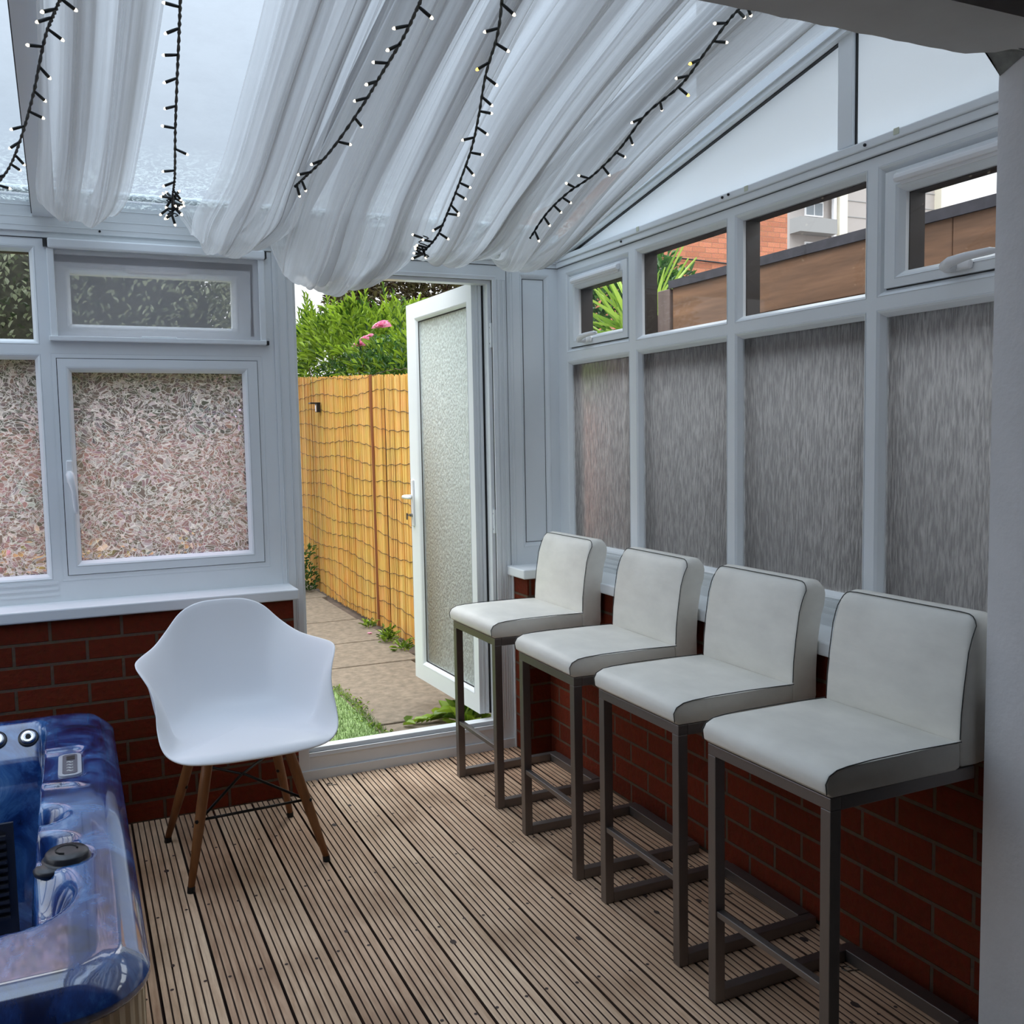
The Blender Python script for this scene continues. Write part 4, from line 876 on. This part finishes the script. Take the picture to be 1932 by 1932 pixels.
# ------------------------------------------------------------------ fairy lights
G = {
 'string of fairy lights crossing the white glazing bar at the far left': ([(-1.893, -1.25, 2.37), (-1.913, -1.15, 2.36), (-1.94, -1.0, 2.344), (-1.976, -.75, 2.285), (-2.017, -.5, 2.238), (-2.059, -.3, 2.201), (-2.113, -.15, 2.167)], 15, 1),
 'string of fairy lights hanging straight down and ending in a bundle': ([(-1.646, -1.3, 2.402), (-1.63, -1.1, 2.385), (-1.613, -.85, 2.341), (-1.597, -.6, 2.271), (-1.577, -.35, 2.209), (-1.576, -.26, 2.170), (-1.574, -.2, 2.128)], 13, 2),
 'string of fairy lights ending beside the post left of the doorway': ([(-1.124, -1.55, 2.388), (-1.111, -1.45, 2.394), (-1.089, -1.25, 2.385), (-1.089, -1.05, 2.358), (-1.094, -.85, 2.324), (-1.131, -.6, 2.256), (-1.176, -.45, 2.213), (-1.199, -.4, 2.193)], 14, 3),
 'string of fairy lights with one amber bulb, ending over the doorway': ([(-.938, -1.55, 2.419), (-.864, -1.35, 2.394), (-.814, -1.15, 2.361), (-.754, -.95, 2.311), (-.717, -.8, 2.261), (-.685, -.6, 2.195), (-.687, -.5, 2.127), (-.699, -.42, 2.06), (-.737, -.38, 2.009)], 20, 4),
 'rightmost string of fairy lights nearest the gable end': ([(-.179, -1.5, 2.519), (-.175, -1.42, 2.508), (-.139, -1.25, 2.479), (-.122, -1.1, 2.437), (-.155, -.95, 2.389), (-.166, -.8, 2.318), (-.186, -.65, 2.264), (-.241, -.55, 2.217), (-.278, -.45, 2.16), (-.321, -.4, 2.079)], 18, 5)}
for lab, (P, nb, sd) in G.items():
    CP = Vector((-1.9378, -3.7322, 1.35)); P = [tuple(CP+(Vector(q)-CP)*(.90, .90, .84, .88, .86)[sd-1]) for q in P]
    rnd = random.Random(sd); base = Vector(P[-1]); o = tag(empty('fairy_light_string', base), lab, 'fairy lights', 'strings of fairy lights under the roof')
    pts = [Vector(crom(P, i/70))-base for i in range(71)]
    m = MB()
    for s in (0, 1): m.tube([p+Vector((.0022*math.cos(i*1.7+s*PI), .001, .0022*math.sin(i*1.7+s*PI))) for i, p in enumerate(pts)], .0024, 6)
    m.build('cable', M['wire'], o, smooth=True)
    side = Vector((.9, -.4, 0)).normalized()
    def stub(p, dr, amber=False, L=.031):
        q = MB(); q.tube([p, p+dr*.004, p+dr*L*.5, p+dr*L], [.0022, .0034, .0040, .0040], 8); h = q.build('bulb_holder', M['wire'], o, smooth=True)
        q = MB(); q.tube([p+dr*L, p+dr*(L+.003), p+dr*(L+.007)], [.0036, .0040, .0018], 8); q.build('bulb', M['led_amber'] if amber else M['led_white'], h, smooth=True)
    for k in range(nb):
        i = int((k+.4)/nb*70); p = pts[i]; t = (pts[min(i+1, 70)]-pts[i-1 if i else 0]).normalized()
        s = 1 if (k+rnd.randint(0, 1)) % 2 else -1
        n_ = (side-t*side.dot(t)).normalized()
        dr = (n_*s*rnd.uniform(.6, 1)+t*rnd.uniform(-.2, .7)+Vector((0, 0, -1))*rnd.uniform(-.1, .5)).normalized()
        stub(p, dr, amber=(sd == 4 and k == 4) or (sd == 5 and k in (4, 6)))
    if sd in (2, 4):
        for k in range(16 if sd == 2 else 6):
            dr = Vector((rnd.uniform(-1, 1), rnd.uniform(-.5, .2), rnd.uniform(-1, .5))).normalized(); p = pts[-1]+Vector((rnd.uniform(-.01, .01), 0, rnd.uniform(-.012, .045)))
            stub(p, dr)
        q = MB(); q.tube([pts[-1]+Vector((.016*math.sin(i*.9), .004*math.cos(i*1.3), .05-.004*i)) for i in range(18)], .0019, 6); q.build('cable_knot', M['wire'], o, smooth=True)

# ------------------------------------------------------------------ small fixings
def small(name, m, mat, label, cat, loc, group=None, **k):
    m.v = [(a-loc[0], b-loc[1], c-loc[2]) for a, b, c in m.v]; ob = m.build(name, mat, loc=loc, **k); return tag(ob, label, cat, group)
for i, (x, y, lab) in enumerate(((-1.077, -.09, 'tiny bent wire eyelet on the deck by the left end of the door sill'), (-.305, -.835, 'wire eyelet on the deck between the legs of the second stool from the door'), (-.27, -1.50, 'wire eyelet on the deck under the second stool from the pillar'), (-.235, -1.965, 'wire eyelet on the deck under the stool beside the pillar'))):
    m = MB(); m.tube([(x+.011*math.cos(t*.35), y+.011*math.sin(t*.35), .0022) for t in range(15)]+[(x+.018, y-.016, .0022), (x+.028, y-.018, .0022)], .0014, 6)
    small('wire_eyelet', m, M['keymetal'], lab, 'eyelet', (x, y, 0), 'wire eyelets on the deck', smooth=True)
for (u, z, lab) in ((.545, 2.061, 'black screw in the right head trim above the first mullion from the corner'), (1.172, 2.082, 'black screw in the right head trim, left one of the close pair'), (1.203, 2.084, 'black screw in the right head trim, right one of the close pair'), (1.775, 2.080, 'black screw in the right head trim nearest the pillar')):
    m = MB(); m.lathe([(.0042, .0), (.0042, .004), (.002, .006)], TR(u, z, .010 if z < 2.07 else .016), (-1, 0, 0), 10); small('screw', m, M['gasket'], lab, 'screw', TR(u, z, .010), 'black screws along the right head trim')
m = MB(); m.lathe([(.004, .0), (.004, .003)], TB(-1.80, 2.078, .016), (0, -1, 0), 10); small('screw', m, M['gasket'], 'black screw head in the white beam above the screened window', 'screw', TB(-1.80, 2.078, .016))
for (u, z, T_, lab) in ((.66, 2.083, TR, 'old adhesive hook mark on the right head trim above the corner opener'), (1.28, 2.083, TR, 'old adhesive hook mark on the head trim above the third bay'), (1.87, 2.086, TR, 'old adhesive hook mark on the head trim near the pillar')):
    m = MB(); m.mbox(T_, (u, z-.008, .016), (u+.018, z+.008, .0175)); small('adhesive_hook', m, M['yellowtape'], lab, 'adhesive hook', T_(u, z, .016), bevel=.001)

# ------------------------------------------------------------------ garden
mb = MB(); mb.box((-14, .13, -.35), (40, 60, -.03)); tag(mb.build('ground', M['soil']), kind='structure')
mb = MB(); mb.box((.12, -6, -.35), (40, .13, -.03)); tag(mb.build('ground', M['soil']), kind='structure')
SL = [(-.712, -.10, .12, .565, 'narrow concrete slab directly outside the door sill'), (-.708, -.12, .575, 1.760, 'large concrete paving slab, second from the door'), (-.60, -.06, 1.770, 2.415, 'concrete paving slab with a fallen petal on its far edge'), (-.60, -.04, 2.425, 3.2, 'concrete paving slab beside the fence post'), (-.6, -.05, 3.21, 4.31, 'concrete paving slab near the far end of the path'), (-.6, .0, 4.32, 5.2, 'farthest concrete paving slab of the garden path')]
for x0, x1, y0, y1, lab in SL:
    m = MB(); m.box((x0, y0+.006, -.04), (x1, y1-.008, 0)); small('paving_slab', m, M['concrete'], lab, 'paving slab', ((x0+x1)/2, (y0+y1)/2, -.04), 'concrete slabs of the garden path', bevel=.006)
# artificial lawn with blades
m = MB()
m.box((-4.5, .13, -.03), (-.70, 1.35, -.004)); m.box((-4.5, 1.35, -.03), (-.60, 4.6, -.004))
for _ in range(14000):
    x = R.uniform(-1.6, -.70); y = R.uniform(.14, 1.6)
    if R.random() < .06: x = -.70+abs(R.gauss(0, .015)) if y < 1.35 else x
    h = R.uniform(.012, .026); a = R.uniform(0, 6.28); w_ = .0016; t = R.uniform(.2, .8)*h
    m.add([(x-w_*math.cos(a), y-w_*math.sin(a), -.004), (x+w_*math.cos(a), y+w_*math.sin(a), -.004), (x+t*math.sin(a), y+t*math.cos(a), h)], [(0, 1, 2)])
tag(m.build('artificial_lawn', M['turf'], fix=False), 'bright green artificial lawn left of the garden path', 'lawn', kind='stuff')

# reed fence
def reed_mat():
    m, n, l = newmat('golden_reed'); b = n['Principled BSDF']; b.inputs['Roughness'].default_value = .6
    g = N(n, 'ShaderNodeNewGeometry'); r = N(n, 'ShaderNodeValToRGB'); e = r.color_ramp.elements
    e[0].color = (.36, .12, .02, 1); e[1].color = (.92, .58, .19, 1); k = e.new(.14); k.color = (.78, .40, .08, 1)
    l.new(g.outputs['Random Per Island'], r.inputs['Fac'])
    t = N(n, 'ShaderNodeTexCoord'); no = N(n, 'ShaderNodeTexNoise', Scale=6, Detail=3); l.new(t.outputs['Object'], no.inputs['Vector'])
    mx = N(n, 'ShaderNodeMix', data_type='RGBA', blend_type='MULTIPLY'); mx.inputs['Factor'].default_value = .35; l.new(r.outputs['Color'], mx.inputs[6]); l.new(no.outputs['Color'], mx.inputs[7]); l.new(mx.outputs[2], b.inputs['Base Color'])
    return m
M['reed'] = reed_mat()
fn = tag(empty('reed_fence', (.03, 3.2, 0)), 'golden reed screening fence along the right side of the garden path', 'fence')
ftop = lambda y: 1.726+.053*(y-2.03)
m = MB(); y = .55
while y < 5.35:
    r_ = R.uniform(.0032, .0055); x = R.uniform(-.004, .006); zt = ftop(y)+R.uniform(-.012, .010)
    m.tube([(x+R.uniform(-.003, .003), y-3.2, -.01+R.uniform(0, .02)), (x+R.uniform(-.004, .004), y-3.2+R.uniform(-.004, .004), zt*.5), (x+R.uniform(-.003, .003), y-3.2+R.uniform(-.004, .004), zt)], r_, 5); y += r_*R.uniform(1.3, 2.1)
m.build('reeds', M['reed'], fn, fix=False)
m = MB(); m.box((.012, -2.65, 0), (.018, 2.15, 1.70)); m.build('backing', M['brownfence'], fn)
for k in range(15):
    z = .06+k*.118
    pts = [(-.0075+.002*math.sin(i*2.1), -2.65+i*.06, z+.05*math.sin(i*.21+k)*.35+.006*math.sin(i*1.9+k)+(i*.06)*.012*k/6) for i in range(80)]
    m = MB(); m.tube(pts, .0021, 4); m.build('tie_wire', pmat('rusty_wire', (.05, .022, .01), .7) if k == 0 else bpy.data.materials['rusty_wire'], fn, fix=False)
m = MB(); m.tube([(-.012, -.335, .0), (-.012, -.32, .9), (-.012, -.30, 1.78)], .013, 8); m.build('post', M['postwood'], fn)
# solar lamp
lm = tag(empty('fence_lamp', (.012, 4.42, 1.60)), 'small black solar lamp fixed high on the reed fence', 'lamp')
m = MB(); m.box((-.03, -.035, -.04), (0, .035, .04)); m.build('housing', M['blackmetal'], lm, bevel=.004)
m = MB(); m.box((-.036, -.028, -.034), (-.030, .0, .018)); m.build('lens', M['chrome'], lm)
m = MB(); m.box((-.085, -.04, .030), (0, .04, .042)); m.build('solar_panel', M['blackmetal'], lm, bevel=.002)

def bush(name, label, cat, c, rad, n, L, w, mat, shape='ball', shoots=0, group=None, stems=18, seed=1, up=.3, clip=None, core=False):
    rnd = random.Random(seed); c = Vector(c); base = Vector((c.x, c.y, 0)); o = tag(empty(name, base), label, cat, group)
    m = MB(); k = 0
    while k < n:
        v = Vector((rnd.gauss(0, 1), rnd.gauss(0, 1), rnd.gauss(0, 1))).normalized()*rnd.uniform(.35, 1)**.45
        if shape == 'box':
            v = Vector((rnd.uniform(-1, 1), rnd.uniform(-1, 1), rnd.uniform(-1, 1)))
            ax = rnd.randint(0, 2)
            if rnd.random() < .75: v[ax] = (1 if v[ax] > 0 else -1)*rnd.uniform(.82, 1)
        p = Vector((v.x*rad[0], v.y*rad[1], v.z*rad[2]))+c
        p += Vector((noise.noise(p*3), noise.noise(p*3+Vector((5, 0, 0))), noise.noise(p*3+Vector((0, 7, 0)))))*.12
        if clip and not clip(p): k += 1; continue
        d_ = (v*.8+Vector((rnd.uniform(-1, 1), rnd.uniform(-1, 1), rnd.uniform(-.6, 1)+up))).normalized()
        m.leaf(p-base, d_, Vector((rnd.uniform(-.5, .5), rnd.uniform(-.5, .5), 1)), L*rnd.uniform(.6, 1.2), w*rnd.uniform(.7, 1.2)); k += 1
    for s in range(shoots):     # upright leafy shoots
        p = Vector((c.x+rnd.uniform(-1, 1)*rad[0], c.y+rnd.uniform(-1, 1)*rad[1], c.z+rad[2]*rnd.uniform(.1, .75))); H = rnd.uniform(.22, .46)
        ln = Vector((rnd.uniform(-.18, .18), rnd.uniform(-.18, .18), 1)).normalized()
        for q in range(26):
            t = q/26; a = q*2.4; dd = (Vector((math.cos(a), math.sin(a), 0))*(.9-.5*t)+ln*(.6+.9*t)).normalized()
            m.leaf(p+ln*H*t-base, dd, ln, L*(1.0-.45*t)*1.15, w*.8, fold=.2)
    m.build('foliage', mat, o, fix=False)
    m = MB()
    for s in range(stems):
        a = rnd.uniform(0, 6.28); e = c+Vector((rad[0]*.8*math.cos(a), rad[1]*.8*math.sin(a), rnd.uniform(-.3, .7)*rad[2])); b0 = Vector((c.x+rnd.uniform(-.3, .3)*rad[0], c.y+rnd.uniform(-.3, .3)*rad[1], -.02))
        m.tube([b0-base, (b0+e)/2-base+Vector((rnd.uniform(-.05, .05), 0, 0)), e-base], [.012, .008, .004], 5)
    m.build('stems', M['stem'], o, fix=False)
    if core:  # solid dark backing added behind the leaves to darken the gaps
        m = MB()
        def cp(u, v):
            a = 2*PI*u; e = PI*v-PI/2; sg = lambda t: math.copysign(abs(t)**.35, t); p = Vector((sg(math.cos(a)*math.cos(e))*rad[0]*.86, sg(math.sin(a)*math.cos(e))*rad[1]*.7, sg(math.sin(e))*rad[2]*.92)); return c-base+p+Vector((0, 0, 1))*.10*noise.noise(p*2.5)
        m.grid(cp, 40, 26); m.build('dark_core', M['darkcore'], o)
    return o
beh = lambda p: p.x > .17 or (p.x > .08 and p.z > 2.0)
bush('hedge', 'tall fresh green laurel hedge behind the near end of the reed fence', 'hedge', (.48, 3.2, 1.64), (.36, .85, .36), 4300, .095, .019, M['leaf_bright'], 'box', 16, 'garden hedge', seed=3, clip=beh)
bush('hedge', 'fresh green laurel hedge behind the far end of the reed fence', 'hedge', (.50, 5.3, 1.95), (.38, 1.2, .46), 5200, .10, .022, M['leaf_bright'], 'box', 60, 'garden hedge', seed=4, clip=beh)
bush('hedge', 'darker green shrub growing low along the top of the reed fence', 'hedge', (.22, 3.6, 1.74), (.14, 1.8, .20), 4600, .05, .02, M['leaf_dark'], 'box', 0, 'garden hedge', seed=5, clip=lambda p: p.x > .15)
bush('purple_tree', 'dark purple-leaved tree behind the hedge above the open door', 'tree', (1.95, 7.0, 2.80), (1.2, 1.0, .80), 13000, .075, .042, M['leaf_purple'], 'ball', 0, None, seed=6)
bush('hedge', 'dark grey-green hedge outside the left windows', 'hedge', (-2.15, 4.7, 1.5), (1.55, .45, 1.45), 34000, .062, .032, M['leaf_grey'], 'box', 0, None, seed=7, core=True)
# rose with blooms
rb = tag(empty('rose_bush', (.24, 3.45, 0)), 'rose with pink blooms leaning out above the reed fence', 'rose bush')
m = MB()
for e in ((-.03, .22, 2.05), (-.04, -.36, 2.10), (0, .05, 1.95)): m.tube([(.05, 0, 0), (.08, 0, 1.0), (.0, e[1]*.5, 1.75), e], [.008, .006, .004, .003], 6)
m.build('stems', M['leaf_dark'], rb, fix=False)
m = MB()
for _ in range(500):
    p = Vector((R.gauss(.05, .06), R.uniform(-.45, .35), R.uniform(1.72, 2.1))); m.leaf(p, Vector((R.uniform(-1, .3), R.uniform(-1, 1), R.uniform(-.5, 1))), Vector((0, 0, 1)), .045, .025)
m.build('foliage', M['leaf_dark'], rb, fix=False)
for (x, y, z, s) in ((-.06, .22, 2.05, 1.0), (-.06, .10, 2.085, .7), (-.05, .0, 2.10, .5), (-.065, -.36, 2.13, 1.05)):
    m = MB()
    for k in range(24):
        a = k*2.4; t = k/24; el = 1.25-1.25*t
        dr = Vector((math.cos(a)*math.cos(el)-.5, math.sin(a)*math.cos(el), math.sin(el))).normalized(); m.leaf(Vector((x, y, z)), dr, Vector((-.6, 0, .8)), .075*s*(.6+.5*t), .062*s, fold=.5)
    m.build('rose_bloom', M['petal'], rb, fix=False)
# plant at far end of path, weeds by the fence, by the sill
def tuft(label, loc, n, h, sp, mat, cat='weed', L=.04, w=.015, name='weed', group=None):
    m = MB(); m.tube([(0, 0, -.005), (0, 0, h*.7)], .002, 5)
    for k in range(n):
        p = Vector((R.gauss(0, sp*.45), R.gauss(0, sp*.45), R.uniform(0, h)*(1 if R.random() < .6 else .5))); m.leaf(p, Vector((p.x/sp+R.uniform(-.6, .6), p.y/sp+R.uniform(-.6, .6), R.uniform(.1, 1.1))), Vector((0, 0, 1)), L*R.uniform(.6, 1.2), w*R.uniform(.7, 1.2))
    ob = m.build(name, mat, loc=loc, fix=False); return tag(ob, label, cat, group)
tuft('leafy green plant at the far end of the path against the fence', (-.12, 4.75, 0), 420, .40, .16, M['leaf_dark'], 'plant', .05, .02, 'leafy_plant')
for (x, y, n, h, lab) in ((-.075, 2.02, 60, .06, 'small weed at the fence foot closest to the door'), (-.085, 2.32, 110, .09, 'bushy weed at the fence foot in the middle of the row'), (-.065, 2.85, 40, .05, 'tiny weed at the foot of the fence post')):
    tuft(lab, (x, y, 0), n, h, .05, M['leaf_bright'], group='weeds along the fence foot')
tuft('broad green leaves sprouting below the bottom of the open door', (-.315, .36, 0), 40, .07, .10, M['leaf_bright'], 'plant', .09, .06, 'broad_leaved_plant')
m = MB()
for k in range(9): m.leaf(Vector((-.02+.022*k, .012*math.sin(k), .004)), Vector((.6, R.uniform(-1, 1), .35)), Vector((0, 0, 1)), .075 if k < 6 else .11, .045 if k < 6 else .075)
tag(m.build('trailing_leaf', M['leaf_bright'], loc=(-.565, .50, 0), fix=False), 'trailing green leaves lying across the slab joint outside the door', 'leaf')
m = MB()
for k in range(150):
    y = R.uniform(-.5, .5); m.leaf(Vector((R.gauss(0, .02)+.02*math.sin(y*9), y, 0.002)), Vector((R.uniform(-1, 1), R.uniform(-1, 1), R.uniform(.2, 1))), Vector((0, 0, 1)), .022, .008)
tag(m.build('creeping_weed', M['leaf_bright'], loc=(-.695, .85, 0), fix=False), 'creeping weed along the edge between lawn and paving', 'weed', kind='stuff')
for (x, y, s, lab) in ((-.475, 2.36, .03, 'pink petals fallen on the paving joint'), (-.125, 2.62, .02, 'pink petals fallen by the fence foot')):
    m = MB()
    for k in range(7): m.leaf(Vector((0, 0, .003)), Vector((math.cos(k*1.1), math.sin(k*1.1), .35)), Vector((0, 0, 1)), s, s*.8)
    tag(m.build('fallen_petals', M['petal'], loc=(x, y, 0), fix=False), lab, 'petals')
m = MB(); m.leaf(Vector((0, 0, .002)), Vector((1, .2, .1)), Vector((0, 0, 1)), .03, .015); tag(m.build('dead_leaf', M['stem'], loc=(-.61, 2.0, 0), fix=False), 'small dark dead leaf on the paving', 'leaf')

# brown fence behind left windows
bf = tag(empty('panel_fence', (-3.2, 2.4, 0)), 'brown timber panel fence outside the left windows', 'fence')
m = MB(); x = -2.4
while x < 2.35: m.box((x, 0, -.02), (x+.118, .018, 1.42)); x += .12
m.build('boards', M['brownfence'], bf, bevel=.003)
m = MB(); m.box((-2.4, .018, .3), (2.45, .06, .36)); m.box((-2.4, .018, 1.1), (2.45, .06, 1.16)); m.build('rails', M['brownfence'], bf)
# toys-like garden border: flowers seen only as colour through the film
fb = tag(empty('flower_border', (-2.6, 1.3, 0)), 'flower border in mixed colours blurred behind the patterned window film', 'flower border')
for nm, col, xs_ in (('pink_flowers', (.85, .25, .30), -.5), ('yellow_flowers', (.9, .7, .15), .9), ('violet_flowers', (.45, .35, .8), -1.0), ('green_leaves', (.2, .35, .08), .2)):
    m = MB()
    for k in range(420): m.leaf(Vector((xs_*.6+max(-.7, min(.6, R.gauss(0, .4))), R.gauss(.2, .2), R.uniform(-.02, .85 if nm != 'green_leaves' else .7))), Vector((R.uniform(-1, 1), R.uniform(-1, 1), R.uniform(-.2, 1))), Vector((0, 0, 1)), .06, .04)
    m.build(nm, leafmat(nm+'_mat', [c*.7 for c in col], col), fb, fix=False)
# white rendered house beyond the hedge
m = MB(); m.box((-2.2, 13, -.3), (1.3, 16, 5.4)); 
for k in range(7): m.box((-2.2, 12.985, .8+k*.62), (1.3, 13, .806+k*.62), 1)
small('neighbouring_house', m, [M['whiterender'], M['greyclad']], 'white clad house wall beyond the hedge', 'house', (-.5, 14.5, -.3))

# side passage: timber shed edge, yucca, buildings
sh_ = tag(empty('timber_store', (.64, -1.0, 0)), 'brown timber store with black felt edge outside the right windows', 'timber store')
m = MB(); m.box((-.02, -1.28, 1.815), (.01, -.50, 2.018)); m.box((-.02, -.497, 1.815), (.01, .60, 2.018)); m.box((-.02, .602, 1.81), (.01, 1.05, 2.018)); m.build('fascia', M['shedwood'], sh_, bevel=.003)
m = MB(); m.box((-.022, -1.28, 2.018), (.5, 1.07, 2.035)); m.box((-.030, -1.28, 2.000), (-.020, 1.07, 2.036)); m.build('felt_edge', M['felt'], sh_)
m = MB(); y = -1.28
while y < 1.0: m.box((.02, y, 0), (.04, y+.095, 1.86)); y += .1
m.build('boards', M['darkwood'], sh_)
m = MB(); m.box((-.03, 1.06, 0), (.06, 1.16, 2.0)); m.build('post', M['shedpost'], sh_, bevel=.004)
for yy in (-.26,):
    m = MB(); m.lathe([(.006, 0), (.006, .003)], (-.0205, yy, 1.93), (-1, 0, 0), 10); m.build('bolt', M['keymetal'], sh_)
m = MB(); m.box((-.06, 1.18, 0), (.04, 1.36, 1.895)); m.v = [(a, b, c) for a, b, c in m.v]; m.build('corner_post', M['shedpost'], sh_, bevel=.006)
yc = tag(empty('yucca', (1.02, .95, 0)), 'green yucca with long pointed leaves outside the right corner windows', 'yucca')
m = MB(); m.tube([(0, 0, 0), (.02, .02, 1.0), (0, 0, 1.75)], [.06, .05, .05], 10); m.build('trunk', M['stem'], yc, smooth=True)
m = MB()
for k in range(190):
    a = k*2.4; el = R.uniform(-.6, 1.35); L = R.uniform(.40, .66); d_ = Vector((math.cos(a)*math.cos(el), math.sin(a)*math.cos(el), math.sin(el))); p = Vector((0, 0, 1.62+.0016*k))
    sd_ = d_.cross(Vector((0, 0, 1))).normalized(); nn = sd_.cross(d_); w_ = R.uniform(.018, .027); P_ = []
    for q, ww in ((0, .6), (.3, 1), (.65, .75), (.88, .35), (1, .03)):
        c_ = p+d_*L*q-Vector((0, 0, .10*q*q*L)); P_.append((c_+sd_*w_*ww+nn*w_*.3, c_-nn*w_*.15, c_-sd_*w_*ww+nn*w_*.3))
    o = len(m.v)
    for tr in P_: m.v += [tuple(t) for t in tr]
    for q in range(4):
        for s_ in (0, 1): m.f.append((o+q*3+s_, o+q*3+s_+1, o+q*3+s_+4, o+q*3+s_+3)); m.mi.append(0)
m.build('leaves', M['leaf_yucca'], yc, fix=False)
bush('garden_shrub', 'dull green shrub behind the yucca', 'shrub', (2.05, 3.0, 2.15), (.75, .9, .62), 6500, .075, .035, M['leaf_dark'], 'ball', 0, None, seed=11)
bb = tag(empty('brick_building', (6.0, 8.0, -.3)), 'orange brick building seen through the middle right windows', 'building')
m = MB(); m.box((-.7, 0, 0), (2.055, 5, 5.3)); m.build('wall', M['brick_far'], bb)
m = MB(); m.tube([(-.7, -.03, 4.12), (2.05, -.03, 4.02)], .012, 6); m.build('cable_run', M['gasket'], bb)
tw = tag(empty('tower_block', (27.5, 26, -.3)), 'pale tower block with balconies seen through the windows near the pillar', 'tower block')
m = MB(); m.box((-4.0, 0, 0), (4.2, 6, 30)); m.build('wall', M['paleclad'], tw)
for a, b in ((-1.85, -1.45), (3.55, 4.25)):
    m = MB(); m.box((a, -.35, 0), (b, 0, 30)); m.build('cream_pilaster', M['cream'], tw)
m = MB(); m.tube([(-2.0, -.2, 0), (-2.0, -.2, 30)], .10, 8); m.build('drainpipe', M['whiterender'], tw)
for k in range(14):
    z = 1.3+k*1.55
    m = MB(); m.box((-4.0, -.6, z), (-2.2, 0, z+.55)); m.build('balcony', M['greyclad'], tw)
    m = MB(); m.box((-3.3, -.06, z+.72), (-2.4, 0, z+1.3)); wf = m.build('window_frame', M['whiterender'], tw)
    for a in (-3.24, -2.82):
        m = MB(); m.box((a, -.08, z+.78), (a+.36, -.06, z+1.24)); m.build('pane', M['winglass'], wf)
m = MB()
for k in range(34): m.box((-1.45, -.02, .6+k*.62), (3.55, 0, .63+k*.62))
m.build('cladding_joints', M['greyclad'], tw)
